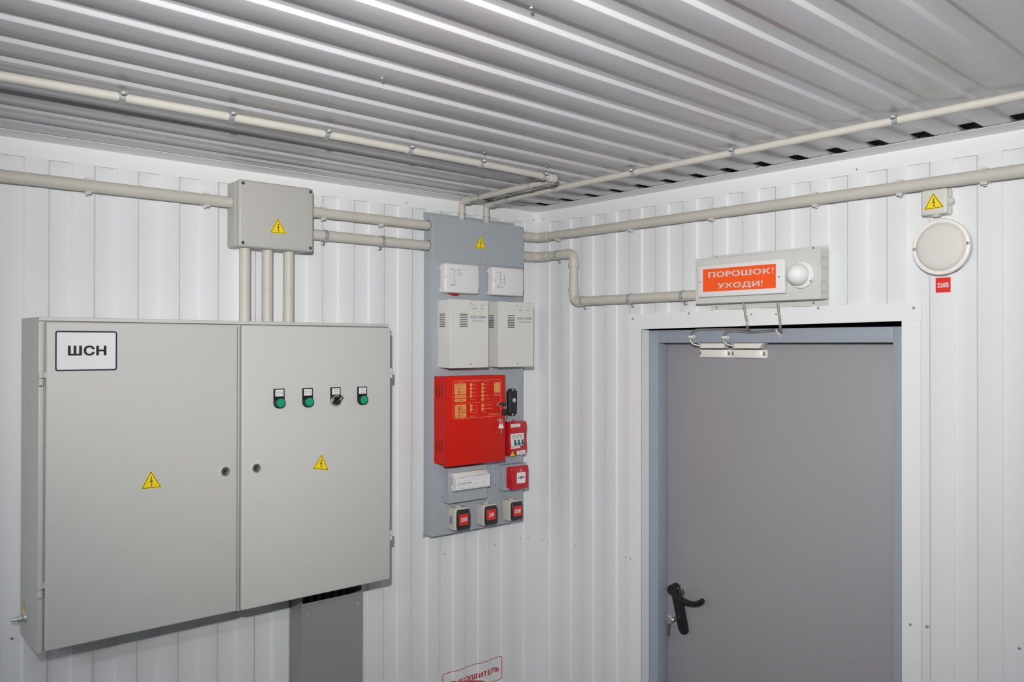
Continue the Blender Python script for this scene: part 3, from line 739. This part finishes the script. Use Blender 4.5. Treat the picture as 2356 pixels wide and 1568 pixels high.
for t, u0, u1, v in (('ВНИМАНИЕ', -.4985, -.4740, 1.8613), ('ПОЖАР', -.4985, -.4825, 1.8500), ('СБРОС', -.4845, -.4695, 1.8368), ('НЕИСПРАВНОСТЬ', -.4985, -.4670, 1.8210), ('ОТКЛЮЧЕНИЕ', -.4985, -.4735, 1.8075), ('ТУШЕНИЕ', -.4980, -.4780, 1.7882), ('СБРОС', -.4845, -.4695, 1.7803), ('АВТОМАТИКА', -.4845, -.4630, 1.7700), ('ОТКЛЮЧЕНА', -.4845, -.4640, 1.7655), ('ТЕСТ', -.4845, -.4740, 1.7543)):
    b.text(t, u0, u1, v - .0016, v + .0016, N + .0003, .02)
b.band(rr(-.3190, -.3105, 1.8440, 1.8510, .002, 3), rr(-.3184, -.3111, 1.8446, 1.8504, .0016, 3), N + .0003)
b.poly([(-.3170, 1.8330), (-.3125, 1.8330), (-.3148, 1.8378)], N + .0003).text('1', -.3155, -.3142, 1.8595, 1.8645, N + .0003, .0)
b.use(SALMON)
for t, u0, u1, v in (('РЕЖИМЫ', -.4985, -.4765, 1.8712), ('ВХОДЫ', -.4355, -.4180, 1.8712), ('ВЫХОДЫ', -.3782, -.3565, 1.8712), ('ПОЖАРНАЯ АВТОМАТИКА', -.4550, -.3965, 1.7973), ('БОЛИД', -.3318, -.3060, 1.8212),
                     ('ШЛЕЙФ 1', -.4312, -.4150, 1.8613), ('ШЛЕЙФ 2', -.4312, -.4140, 1.8483), ('ШЛЕЙФ 3', -.4312, -.4140, 1.8347), ('РУЧ. ПУСК', -.4305, -.4110, 1.8216), ('ДВЕРЬ ОТКР.', -.4440, -.4215, 1.8080),
                     ('ДАТ. ДВЕРИ', -.4305, -.4105, 1.7863), ('ВЫХОД ПО', -.4300, -.4095, 1.7728), ('НЕИСП. ДАВЛ.', -.4440, -.4095, 1.7622), ('ШЛЕЙФ ОК', -.4440, -.4195, 1.7502),
                     ('ЗВУК ОТКЛ.', -.3792, -.3570, 1.8608), ('СИРЕНА', -.3792, -.3670, 1.8478), ('ТАБЛО', -.3792, -.3688, 1.8348), ('ПОРОШОК', -.3790, -.3570, 1.8213), ('НЕ ВХОДИ', -.3790, -.3560, 1.8080),
                     ('АВТ. ПУСК ВКЛ.', -.3790, -.3440, 1.7863), ('НЕИСП. АВТОМАТИКИ', -.3790, -.3420, 1.7735), ('ГОТОВ', -.3910, -.3720, 1.7622)):
    b.text(t, u0, u1, v - .0015, v + .0015, N + .0002, .012)
b.text('С2000-АСПТ', -.3565, -.3075, 1.7500, 1.7556, N + .0002, .012)
for u0, u1, v in ((-.514, -.502, 1.8712), (-.473, -.459, 1.8712), (-.455, -.439, 1.8712), (-.414, -.397, 1.8712), (-.392, -.382, 1.8712), (-.352, -.340, 1.8712), (-.514, -.459, 1.7973), (-.392, -.340, 1.7973)): b.rect(u0, u1, v - .0002, v + .0002, N)
fp.part('indicator_field', b, fdoor, label='printed field of tan blocks and lettering')
for u, v in [(-.4392, q) for q in (1.8613, 1.8483, 1.8347, 1.8212)] + [(-.4388, q) for q in (1.7863, 1.7730)] + [(-.3868, q) for q in (1.8612, 1.8480, 1.8348, 1.8213, 1.8078)] + [(-.3864, q) for q in (1.7862, 1.7731)]:
    fp.part('button', MB(TAN).prism(rr(u - .0050, u + .0050, v - .0052, v + .0052, .0008, 2), N, N + .0007), fdoor)
b = MB(DARK)
for v in (1.8613, 1.8483, 1.8347, 1.8212, 1.8080, 1.7863, 1.7730, 1.7622, 1.7502): b.disc(-.4525, v, .0014, N + .0002, 8)
for v in (1.8612, 1.8480, 1.8348, 1.8213, 1.8078, 1.7862, 1.7731, 1.7622): b.disc(-.3997, v, .0014, N + .0002, 8)
fp.part('indicator_dots', b, fdoor)
def keylock(u, v):
    return MB(CHROME).lathe((u, v, 0), [(.0082, .1278), (.0082, .1305), (.0070, .1335), (.0045, .1345), (.0045, .1335), (0, .1335)], 20).use(DARK).box(u - .0008, u + .0008, v - .0035, v + .0035, .1330, .1338)
fp.part('door_lock', keylock(-.3115, 1.7863), fdoor, label='upper chrome key lock'); fp.part('door_lock', keylock(-.3098, 1.7285), fdoor, label='lower chrome key lock')
# keys left in both locks
kt = Thing('key_set', LF, (-.3115, 1.786, .134), 'two black-headed keys hanging in the upper lock of the red panel', 'keys')
b = MB(BLACK).tube([(-.3095, 1.7880, .1345), (-.3095, 1.7890, .141)], .004, 10)
b.prism([(-.3105, 1.7930), (-.3005, 1.7935), (-.2935, 1.7890), (-.2895, 1.7800), (-.2925, 1.7780), (-.3000, 1.7815), (-.3105, 1.7835)], .1395, .1460, .0012, 1)
kt.part('key', b, label='key turned in the lock')
b = MB(CHROME).tube([(-.2915 + .0055 * cos(a * pi / 8), 1.7740 + .0065 * sin(a * pi / 8), .1430) for a in range(17)], .0009, 6)
kt.part('ring', b)
b = MB(BLACK).prism([(-.3060, 1.7455), (-.2880, 1.7445), (-.2862, 1.7650), (-.2925, 1.7705), (-.3010, 1.7700), (-.3075, 1.7650)], .1420, .1475, .0012, 1)
b.use(BRASS).prism([(-.2945, 1.7225), (-.2925, 1.7235), (-.2905, 1.7460), (-.2955, 1.7460)], .1436, .1456)
kt.part('key', b, label='black-headed key hanging from the ring')
kt = Thing('key_set', LF, (-.3098, 1.728, .134), 'silver key hanging in the lower lock of the red panel', 'keys')
b = MB(CHROME).prism([(-.3122, 1.7265), (-.3060, 1.7265), (-.3060, 1.7300), (-.3122, 1.7300)], .1342, .1440, .0004, 1)
kt.part('key', b, label='key turned in the lock')
b = MB(CHROME).tube([(-.3085 + .006 * cos(a * pi / 8), 1.7215 + .0062 * sin(a * pi / 8), .1410) for a in range(17)], .0009, 6); kt.part('ring', b)
b = MB(LABELW).prism([(-.3215, 1.7005), (-.2985, 1.6995), (-.3000, 1.7105), (-.3045, 1.7165), (-.3150, 1.7170), (-.3195, 1.7115)], .1395, .1425, .0008, 1)
b.use(DARK).disc(-.3098, 1.7125, .0020, .1428).use(BRASS).prism([(-.3125, 1.7000), (-.3085, 1.7000), (-.3085, 1.6840), (-.3105, 1.6815), (-.3125, 1.6835)], .1400, .1418)
kt.part('key', b, label='silver key with a pale head')

# black key reader
kr = Thing('key_reader', LF, (-.183, 1.733, .05), 'black octagonal key reader with a round chrome contact, beside the red panel', 'key reader')
u0, u1, v0, v1 = -.2065, -.1598, 1.7325, 1.8365
pts = [(u0 + .013, v0), (u1 - .013, v0), (u1, v0 + .012), (u1, v1 - .012), (u1 - .013, v1), (u0 + .013, v1), (u0, v1 - .012), (u0, v0 + .012)]
b = MB(BLACK).prism(pts, .0502, .0600, .0015, 2); kb = kr.part('body', b)
kr.part('window', MB(OLIVE).rect(-.2005, -.1930, 1.7480, 1.8200, .0602), kb, label='narrow olive strip')
kr.part('contact', MB(CHROME).lathe((-.1767, 1.7925, 0), [(.0085, .0598), (.0085, .0612), (.0066, .0616), (.0062, .0606), (.0050, .0606), (.0046, .0630), (0, .0632)], 22), kb, label='round chrome contact')
for v in (1.8310, 1.7382): kr.share('screw', SCREW, (-.1832, v, .06), kb)

# red breaker enclosure
be = Thing('breaker_box', LF, (-.169, 1.582, .05), 'small red breaker enclosure with three teal toggles', 'breaker box')
pr = [(1.583, .0502), (1.583, .066), (1.590, .0735), (1.606, .0775), (1.622, .0765), (1.648, .0735), (1.664, .0735), (1.684, .0765), (1.700, .0765), (1.709, .0730), (1.712, .066), (1.712, .0502)]
b = MB(RED2).prism_u(pr, -.2135, -.1255, .0008); bx = be.part('enclosure', b)
be.part('tab', MB(RED2).box(-.1800, -.1755, 1.7115, 1.7205, .0550, .0600, .0008, 1), bx)
N = .0768
b = MB(LABELW).box(-.2062, -.1420, 1.6205, 1.6675, .070, .0778, .0006, 1)
b.use(INK)
for u in (-.1925, -.1742, -.1565):
    b.rect(u - .0078, u + .0068, 1.6610, 1.6620, .0781)
    for j, w in enumerate((.0120, .0085, .0085)): b.text(('ВА47', 'С6', '~230')[j], u - .0070, u - .0070 + w, 1.6565 - j * .0042, 1.6595 - j * .0042, .0781, .03)
    b.use(GREYTX).rect(u + .0082, u + .0086, 1.6215, 1.6665, .0781).use(INK)
br = be.part('breakers', b, bx, label='white breaker fronts')
for u in (-.1878, -.1696, -.1505):
    b = MB(LABELW).box(u - .0058, u + .0075, 1.6250, 1.6455, .0778, .0788, .0006, 1)
    b.use(TEAL).box(u - .0048, u + .0040, 1.6290, 1.6440, .078, .0815, .001, 1).box(u - .0055, u + .0055, 1.6248, 1.6318, .078, .0865, .002, 2)
    be.part('toggle', b, br)
def label(u0, u1, v0, v1, n, lines, mat=GREYTX, bold=.02):
    b = MB(LABELW).prism([(u0, v0), (u1, v0), (u1, v1), (u0, v1)], n, n + .0003); k = len(lines); h = (v1 - v0) / (k + .4)
    for i, (t, w, m) in enumerate(lines):
        c = v1 - h * (i + .7); cu = (u0 + u1) / 2; b.use(m).text(t, cu - w, cu + w, c - h * .27, c + h * .27, n + .0005, bold)
    return b
be.part('label', label(-.2075, -.1600, 1.6912, 1.7040, .0769, [('НАЗНАЧЕНИЕ', .0145, GREYTX), ('ЩИТ ПОЖАРНЫЙ', .013, SALMON), ('ГРУППЫ АВТОМАТОВ', .020, GREYTX)]), bx)
be.part('label', label(-.2062, -.1610, 1.6115, 1.6195, .0774, [('АСПТ | БП-1 | БП-2', .020, INK)]), bx)
be.part('label', label(-.1785, -.1340, 1.5862, 1.6022, .0776, [('ВВОД 220 В', .016, GREYTX), ('РЕЗЕРВ', .0125, SALMON), ('ПОСТ ОХРАНЫ', .016, GREYTX)]), bx)
b = MB(YEL); triangle(b, (-.1990, 1.6030), (-.2120, 1.5835), (-.1862, 1.5832), .0779); be.part('warning_sticker', b, bx)

# bracket box with the terminal module
bk = Thing('mounting_bracket', LF, (-.415, 1.442, .05), 'grey steel bracket box behind the white terminal module', 'bracket')
b = MB(PANEL).box(-.504, -.327, 1.4425, 1.566, .0502, .083, .0012, 1).box(-.5195, -.503, 1.449, 1.566, .0502, .0518)
c = bk.part('box', b)
for v in (1.5455, 1.4636): bk.share('screw', SCREW, (-.5115, v, .0518), c)
tm = Thing('terminal_module', LF, (-.418, 1.487, .083), 'long cream terminal module on the grey bracket, printed front', 'module')
pr = [(1.4865, .0832), (1.4865, .1015), (1.4915, .1035), (1.4915, .1150), (1.5365, .1150), (1.5365, .1040), (1.5440, .1030), (1.5440, .0985), (1.5500, .0985), (1.5500, .0832)]
b = MB(PSU).prism_u(pr, -.4950, -.3400, .0006); c = tm.part('housing', b)
N = .1153; b = MB(LABELW).rect(-.4935, -.3415, 1.4925, 1.5355, N)
b.use(INK).text('БИ 13-ВБФ460  КЗ2ЖК0', -.4850, -.4260, 1.5115, 1.5160, N + .0002, .02)
b.use(GREYTX)
for i in range(26): b.rect(-.4870 + i * .0054, -.4855 + i * .0054, 1.5310, 1.5330, N + .0002)
for i in range(19): b.rect(-.4540 + i * .0056, -.4525 + i * .0056, 1.4945, 1.4965, N + .0002)
for i, t in enumerate(('Х1', 'Х2', 'Х3', 'Х4', 'Х5', 'Х6')): b.text(t, -.4790 + i * .0215, -.4745 + i * .0215, 1.5205, 1.5235, N + .0002, .02)
for i, t in enumerate(('Х7', 'Х8', 'Х9', 'Х10', 'Х11', 'Х12', 'Х13')): b.text(t, -.4815 + i * .0190, -.4765 + i * .0190, 1.5035, 1.5065, N + .0002, .02)
for u, t in ((-.4140, 'ВХОД 24 В'), (-.3780, 'ВЫХОД 12 В')): b.text(t, u, u + .0165, 1.5085, 1.5110, N + .0002, .01)
b.text('БОЛТ М4', -.4720, -.4600, 1.4955, 1.4985, N + .0003, .02)
tm.part('front_label', b, c)
m = Matrix(((0, 0, -1, -.4952), (0, 1, 0, 0), (1, 0, 0, 0), (0, 0, 0, 1)))
b = MB(LABELW).at(m).rect(.0865, .0985, 1.4905, 1.5435, .0003).use(INK).rect(.0945, .0962, 1.5050, 1.5400, .0005).rect(.0885, .0905, 1.5080, 1.5380, .0005).use(RED2).rect(.0885, .0915, 1.4930, 1.4965, .0005); b.mat = None
tm.part('side_label', b, c)

# manual call point on its own bracket
bk = Thing('mounting_bracket', LF, (-.19, 1.46, .05), 'small grey bracket box behind the red call point', 'bracket')
b = MB(PANEL).box(-.249, -.130, 1.459, 1.553, .0502, .083, .0012, 1).box(-.2745, -.248, 1.467, 1.549, .0502, .0518)
c = bk.part('box', b)
for v in (1.5409, 1.4799): bk.share('screw', SCREW, (-.2635, v, .0518), c)
cp = Thing('manual_call_point', LF, (-.192, 1.464, .083), 'red manual fire call point with white press square', 'call point')
b = MB(RED2).box(-.2360, -.1500, 1.4690, 1.5470, .0832, .098, .004, 2); c = cp.part('base', b)
b = MB(RED2).box(-.2345, -.1480, 1.4635, 1.5495, .0950, .1120, .0035, 3); f = cp.part('cover', b)
N = .1123; b = MB(LABELW).poly(rr(-.2082, -.1648, 1.4852, 1.5262, .004), N)
b.use(GREYTX).disc(-.1860, 1.5067, .0056, N + .0002, 18)
for s in (-1, 1):
    t = -.1860 + s * .0072; b.poly([(t, 1.5067), (t + s * .0042, 1.5110), (t + s * .0042, 1.5090), (t + s * .0092, 1.5090), (t + s * .0092, 1.5044), (t + s * .0042, 1.5044), (t + s * .0042, 1.5024)][::s], N + .0002)
cp.part('press_plate', b, f, label='white press square with a dot between two arrows')
b = MB(PALEPK).band([(-.1935, 1.5300), (-.1815, 1.5300), (-.1815, 1.5372), (-.1875, 1.5415), (-.1935, 1.5372)], [(-.1925, 1.5310), (-.1825, 1.5310), (-.1825, 1.5368), (-.1875, 1.5403), (-.1925, 1.5368)], N)
b.poly([(-.1895, 1.5312), (-.1855, 1.5312), (-.1845, 1.5345), (-.1865, 1.5340), (-.1872, 1.5382), (-.1895, 1.5345)], N)
cp.part('emblem', b, f, label='small burning house emblem')
b = MB(DARK).poly([(-.1930, 1.4725), (-.1905, 1.4712), (-.1845, 1.4712), (-.1830, 1.4725)], N); cp.part('key_slot', b, f)

# three surface switches with voltage stickers
def surface_switch(u0, u1, v0, v1, st, txt, lab, window):
    T = Thing('surface_switch', LF, ((u0 + u1) / 2, v0, .05), lab, 'switch', 'surface switches along the bottom of the board')
    w = u1 - u0
    b = MB(SOCK).box(u0, u1, v0, v1, .0502, .096, .004, 3); c = T.part('housing', b)
    b = MB(SOCK).lathe(((u0 + u1) / 2 - .002, v1 - .002, .072), [(.0140, 0), (.0140, .0030), (.0100, .0052), (.0058, .0082), (.0040, .0092), (0, .0095)], 20, (0, 1, 0)); T.part('cable_gland', b, c)
    pts = [(u0 + .0035, v0 + .010), (u0 + .0075, v0 + .0022), (u1 - .0065, v0 + .0022), (u1 - .0028, v0 + .014), (u1 - .0028, v1 - .026), (u1 - .0085, v1 - .0052), (u0 + .0085, v1 - .0052), (u0 + .0035, v1 - .014)]
    b = MB(CHARC).prism(pts, .092, .1055, .0035, 3)
    for s in (0,): b.prism([(u0 + .007, v0 + .012), (u1 - .006, v0 + .012), (u1 - .006, v1 - .014), (u0 + .007, v1 - .014)], .100, .1075, .0018, 2)
    r = T.part('rocker', b, c, label='dark rocker')
    b = MB(REDST).prism([(st[0], st[2]), (st[1], st[2]), (st[1], st[3]), (st[0], st[3])], .1075, .1079)
    cu, cvv = (st[0] + st[1]) / 2, (st[2] + st[3]) / 2
    hw = .0150 if len(txt) == 4 else .0105
    b.use(LABELW).text(txt, cu - hw, cu + hw, cvv - .0070, cvv + .0070, .1082, .028)
    T.part('voltage_sticker', b, c, label='red sticker reading ' + txt)
    if window:
        m = Matrix(((0, 0, -1, u0 - .0002), (0, 1, 0, 0), (1, 0, 0, 0), (0, 0, 0, 1)))
        b = MB(FRAMEG).at(m).rect(.062, .078, 1.3655, 1.3960, .0003).use(NAVY).rect(.0735, .0755, 1.370, 1.3935, .0005).rect(.0645, .0655, 1.368, 1.393, .0005); b.mat = None
        T.part('rating_label', b, c)
surface_switch(-.4825, -.4190, 1.3460, 1.4240, (-.4742, -.4342, 1.3655, 1.4040), '220В', 'surface switch under the terminal module with a red 220В sticker', True)
surface_switch(-.3545, -.2915, 1.3455, 1.4205, (-.3485, -.3075, 1.3668, 1.4045), '24В', 'surface switch with a red 24В sticker between two 220В ones', False)
surface_switch(-.2285, -.1675, 1.3455, 1.4205, (-.2205, -.1785, 1.3638, 1.4010), '220В', 'surface switch below the call point with a red 220В sticker', False)

# ================================================================== RIGHT WALL: SIGN BOX
sb = Thing('sign_box', RF, (1.02, 2.134, 0), 'light grey metal box above the door that carries the orange sign', 'box')
b = MB(SIGNBOX).box(.8035, 1.2385, 2.1345, 2.2790, 0.001, .050, .0012, 1)
c = sb.part('case', b)
b = MB(SIGNBOX).box(.830, 1.236, 2.117, 2.291, 0, .0018); fl_ = sb.part('back_flange', b)
for u, v in ((.853, 2.2865), (1.190, 2.2875), (.853, 2.1235), (1.190, 2.1265)): sb.share('screw', SCREW, (u, v, .0018), fl_)
m = Matrix(((0, 0, 1, 1.2386), (0, 1, 0, 0), (-1, 0, 0, 0), (0, 0, 0, 1)))
b = MB(GREYTX)
for v in (2.2380, 2.1680):
    b.at(m).band(rr(-.052, -.013, v - .017, v + .017, .013, 5), rr(-.0512, -.0138, v - .0162, v + .0162, .0122, 5), .0003)
b.mat = None; sb.part('knockout', b, c)

sg = Thing('warning_sign', RF, (.981, 2.155, .05), 'orange light sign reading ПОРОШОК! УХОДИ! in a white frame', 'sign')
b = MB(WHITEP).box(.8275, 1.1340, 2.1545, 2.2560, .0505, .068, .003, 3); c = sg.part('frame', b)
sgp = MB(ORANGE).rect(.8465, 1.1060, 2.1708, 2.2425, .0683)
sgp.use(PALEPK).text('ПОРОШОК', .8670, 1.0885, 2.2145, 2.2325, .0686, .032).text('!', 1.0935, 1.0985, 2.2150, 2.2325, .0686, .02).text('УХОДИ', .9020, 1.0520, 2.1760, 2.1960, .0686, .032).text('!', 1.0570, 1.0618, 2.1790, 2.1965, .0686, .02)
sg.part('sign_face', sgp, c, label='orange face with pale capitals')
for u in (.8335, 1.1180): sg.share('screw', SCREWS, (u, 2.2035, .068), c)

dl = Thing('beacon_lamp', RF, (1.18, 2.206, .05), 'round white beacon dome on the grey box beside the orange sign', 'lamp')
b = MB(WHITEP).lathe((1.181, 2.2060, 0), [(.0400, .0502), (.0400, .0560), (.0385, .0585), (.030, .0600), (.024, .0600)], 36); c = dl.part('base', b)
R0 = .0312; pf = [(R0 * .80, .058)] + [(R0 * cos(radians(a)), .0760 + R0 * sin(radians(a))) for a in range(-36, 90, 9)] + [(0, .0760 + R0)]
GL = paint('glossy_white_dome', '#eeeeef', 0.12, var=0.004)
dl.part('dome', MB(GL).lathe((1.181, 2.2060, 0), pf, 36), c)
dl.share('screw', SCREW, (1.2135, 2.1860, .0588), c)

# ================================================================== METAL HOSES AND DOOR CONTACTS
def smooth(pts, n=14):
    P = [Vector(p) for p in pts]; out = []
    for i in range(len(P) - 1):
        a, p, q, d = P[max(i - 1, 0)], P[i], P[i + 1], P[min(i + 2, len(P) - 1)]
        k = max(2, int((q - p).length / .0014))
        for j in range(k):
            t = j / k; out.append(.5 * ((2 * p) + (q - a) * t + (2 * a - 5 * p + 4 * q - d) * t * t + (3 * p - a - 3 * q + d) * t ** 3))
    return out + [P[-1]]
def hose(label, pts, clips):
    T = Thing('metal_hose', RF, pts[0], label, 'hose', 'ribbed metal hoses at the door top')
    P = smooth(pts); T.part('hose', MB(HOSE).tube(P, .0039, 9, True, [.0042 if i % 2 else .0036 for i in range(len(P))]), ang=80)
    for u, v, n, a in clips:
        m = Matrix.Translation((u, v, n)) @ Matrix.Rotation(a, 4, 'Z')
        b = MB(IVORY).at(m).prism([(.004, -.0045), (.016, -.0045), (.0185, -.003), (.0195, 0), (.0185, .003), (.016, .0045), (.004, .0045)], -.0045, -.0033)
        b.tube([(.0045, 0, -.0035), (.0035, 0, .0025), (0, 0, .0046), (-.0035, 0, .0025), (-.0045, 0, -.0045)], .001, 6)
        b.box(-.0052, .0052, -.0042, .0042, -.0040, .0048, .002, 2); b.mat = None
        o = T.part('hose_clip', b)
        s = bpy.data.objects.new('screw', SCREWS); COL.objects.link(s); s.parent = o; s.location = Vector((m @ Vector((.0145, 0, -.0033)))) - T.org
hose('ribbed metal hose making the longer loop, to the door contact above the handle side', [(.967, 2.1341, .024), (.968, 2.105, .018), (.970, 2.075, .0105), (.9695, 2.062, .009), (.966, 2.0535, -.002), (.959, 2.0495, -.018), (.945, 2.0515, -.031), (.92, 2.0530, -.0345), (.80, 2.0550, -.0345), (.750, 2.0540, -.0345), (.726, 2.0430, -.0345), (.7195, 2.0285, -.035), (.7210, 2.0140, -.037), (.732, 2.0035, -.044), (.752, 2.0000, -.056)],
     [(.970, 2.098, .0115, 0), (.7190, 2.0305, -.0355, 0)])
hose('ribbed metal hose making the shorter, lower loop beneath the other hose', [(1.0845, 2.1341, .024), (1.085, 2.105, .018), (1.0855, 2.072, .0105), (1.084, 2.058, .008), (1.079, 2.0475, -.002), (1.070, 2.0430, -.018), (1.058, 2.0455, -.031), (1.045, 2.0480, -.0345), (1.002, 2.0457, -.0345), (.956, 2.0430, -.0345), (.905, 2.0470, -.0345), (.875, 2.0470, -.0345), (.857, 2.0380, -.0345), (.8520, 2.0270, -.035), (.8540, 2.0130, -.037), (.865, 2.0030, -.044), (.882, 2.0000, -.056)],
     [(1.0855, 2.096, .0115, pi), (.8520, 2.0280, -.0355, radians(-4)), (1.0475, 2.0470, -.0355, radians(-65))])
def contact(label, u0, u1, upper):
    org = ((u0 + u1) / 2, 2.0 if upper else 1.96, -.06)
    if upper:                                             # screwed up under the frame: ears against the soffit, body hanging down
        pts = [(u0 - .008, 2.0088), (u1 + .016, 2.0088), (u1 + .014, 2.0060), (u1 + .006, 2.0040), (u1 + .001, 2.0000), (u1 - .002, 1.9915), (u0 + .003, 1.9915), (u0, 1.9985), (u0 - .005, 2.0055)]
        solo('door_contact', RF, org, MB(IVORY).prism(pts[::-1], -.078, -.0525, .0012, 2), label, 'door contact', 'white magnetic door contacts')
    else:
        T = Thing('door_contact', RF, org, label, 'door contact', 'white magnetic door contacts')
        v0, v1 = 1.9605, 1.9870
        c = T.part('base', MB(IVORY).prism(rr(u0, u1, v0, v1, .004, 4), -.0898, -.0850, .001, 1))
        pts = [(u0 + .0125, -.086), (u0 + .0130, -.0768), (u1 - .0350, -.0768), (u1 - .0300, -.0785), (u1 - .0290, -.0810), (u1 - .0230, -.0830), (u1 - .0180, -.086)]
        T.part('magnet_body', MB(IVORY).prism_v(pts, v0 + .0005, v1 - .0005, .0006), c)
        for u in (u0 + .0050, u1 - .0090): T.share('screw', SCREWB, (u, 1.9745, -.0850), c)
contact('white door contact under the door frame, on the handle side', .744, .842, True)
contact('white door contact under the door frame, on the hinge side of its twin', .874, .976, True)
contact('white door contact screwed to the door leaf, on the handle side', .7215, .8495, False)
contact('white door contact screwed to the door leaf, on the hinge side of its twin', .8515, .9815, False)
# keys in the door
kt = Thing('key_set', RF, (.622, 1.046, -.06), 'keys hanging from the lock below the black door handle', 'keys')
b = MB(CHROME).prism([(.605, 1.0560), (.6135, 1.0640), (.628, 1.0480), (.620, 1.0400)], -.0605, -.0575, .0006, 1); kt.part('key', b, label='key turned in the door lock')
b = MB(CHROME).tube([(.6135 + .0085 * cos(a * pi / 8), 1.0420 + .0085 * sin(a * pi / 8), -.057) for a in range(17)], .0010, 6); kt.part('ring', b)
b = MB(STEELD).prism([(.6035, 1.0345), (.6185, 1.0330), (.6185, 1.0210), (.6150, 1.0160), (.6150, .9900), (.6035, .9880), (.6045, 1.0180)], -.0600, -.0575, .0006, 1)
b.use(BRASS).prism([(.6055, .9900), (.6115, .9900), (.6120, .9760), (.6060, .9740)], -.0595, -.0578); kt.part('key', b, label='hanging key')

# ================================================================== ROUND LAMP WITH ITS SMALL JUNCTION BOX, STICKERS
bl = Thing('bulkhead_lamp', RF, (1.559, 2.183, 0), 'round white bulkhead lamp with opal glass under the small junction box', 'lamp')
c0 = (1.5573, 2.2562, 0)
b = MB(RIMW).lathe(c0, [(.0670, .0), (.0685, .004), (.0705, .016), (.0728, .021), (.0730, .026), (.0715, .0300), (.0680, .0318), (.0645, .0314), (.0622, .0275), (.060, .0275)], 64); rim = bl.part('rim', b)
b = MB(LAMPG).lathe(c0, [(.0625, .0270), (.0615, .0300), (.0585, .0335), (.0530, .0362), (.0420, .0385), (.0220, .0400), (0, .0404)], 64); bl.part('diffuser', b)
for u, v in ((1.6255, 2.2595), (1.4925, 2.2550)): bl.share('screw', SCREW, (u, v, .0318), rim)
sj = Thing('small_junction_box', RF, (1.5430, 2.34, 0), 'small pale grey junction box with yellow triangle above the round lamp', 'junction box')
c = sj.part('box', MB(CLIP).box(1.5090, 1.5780, 2.3395, 2.4075, 0, .0175, .005, 3)); sj.part('lid', MB(CLIP).box(1.5095, 1.5775, 2.3400, 2.4070, .0183, .036, .008, 4))
b = MB(CLIP).lathe((1.5760, 2.3735, .018), [(.0125, -.003), (.0125, .002), (.0095, .004), (.0095, .006), (.0065, .008), (.0065, .010), (.0030, .012), (0, .0125)], 18, (1, 0, 0)); sj.part('cable_gland', b, c)
b = MB(CLIP).lathe((1.5440, 2.3415, .018), [(.0135, -.003), (.0135, .002), (.0105, .004), (.0105, .0055), (.006, .0065), (0, .007)], 18, (0, -1, 0)); sj.part('cable_gland', b, c)
b = MB(YEL); triangle(b, (1.5425, 2.3985), (1.5185, 2.3540), (1.5705, 2.3565), .0363); sj.part('warning_sticker', b, c)
b = MB(REDST).prism([(1.534, 2.1400), (1.5715, 2.1400), (1.5715, 2.1788), (1.534, 2.1788)], .0002, .0006)
b.use(LABELW).text('220В', 1.5385, 1.5668, 2.1528, 2.1655, .0009, .028)
solo('voltage_sticker', RF, (1.5525, 2.14, 0), b, 'square red 220В sticker on the white wall under the round lamp', 'sticker')

# sign for the extinguisher, stuck on the ribs of the left wall
b = MB(REDTX)
b.band(rr(-.4630, -.1815, .7180, .8083, .008, 5), rr(-.4607, -.1838, .7203, .8060, .006, 5), .0004)
b.text('ОГНЕТУШИТЕЛЬ', -.4530, -.1945, .7530, .7725, .0004, .03)
for u, _ in LPROF:
    if -.47 < u < -.17: bmesh.ops.bisect_plane(b.bm, geom=b.bm.verts[:] + b.bm.edges[:] + b.bm.faces[:], plane_co=(u, 0, 0), plane_no=(1, 0, 0), dist=1e-6)
for v in b.bm.verts: v.co.z = prof_n(LPROF, v.co.x) + .0001 + v.co.z
solo('wall_lettering', LF, (-.322, .718, 0), b, 'red framed lettering ОГНЕТУШИТЕЛЬ stuck low on the ribbed white wall', 'sticker')
# the extinguisher under it: only the top of its lever reaches into the picture
ex = Thing('fire_extinguisher', LF, (-.385, 0.0, .085), 'red fire extinguisher standing under its wall lettering, lever top showing', 'extinguisher')
b = MB(RED2).lathe((-.385, 0, .085), [(0, .001), (.060, .001), (.063, .012), (.063, .56), (.058, .60), (.035, .635), (.018, .645), (0, .645)], 32, (0, 1, 0)); c = ex.part('cylinder', b)
b = MB(ZINC).lathe((-.385, 0, .085), [(.018, .64), (.018, .74), (.013, .765), (0, .765)], 18, (0, 1, 0)); ex.part('valve', b)
b = MB(RED2).prism([(-.437, .7620), (-.435, .8010), (-.415, .8015), (-.340, .7780), (-.325, .7620), (-.340, .7620), (-.41, .785), (-.42, .745)], .076, .096, .001, 1); ex.part('lever', b)
b = MB(BLACK).tube([(-.385, .69, .10), (-.36, .695, .125), (-.335, .67, .135), (-.325, .60, .135), (-.325, .25, .135)], .009, 10); ex.part('hose', b)
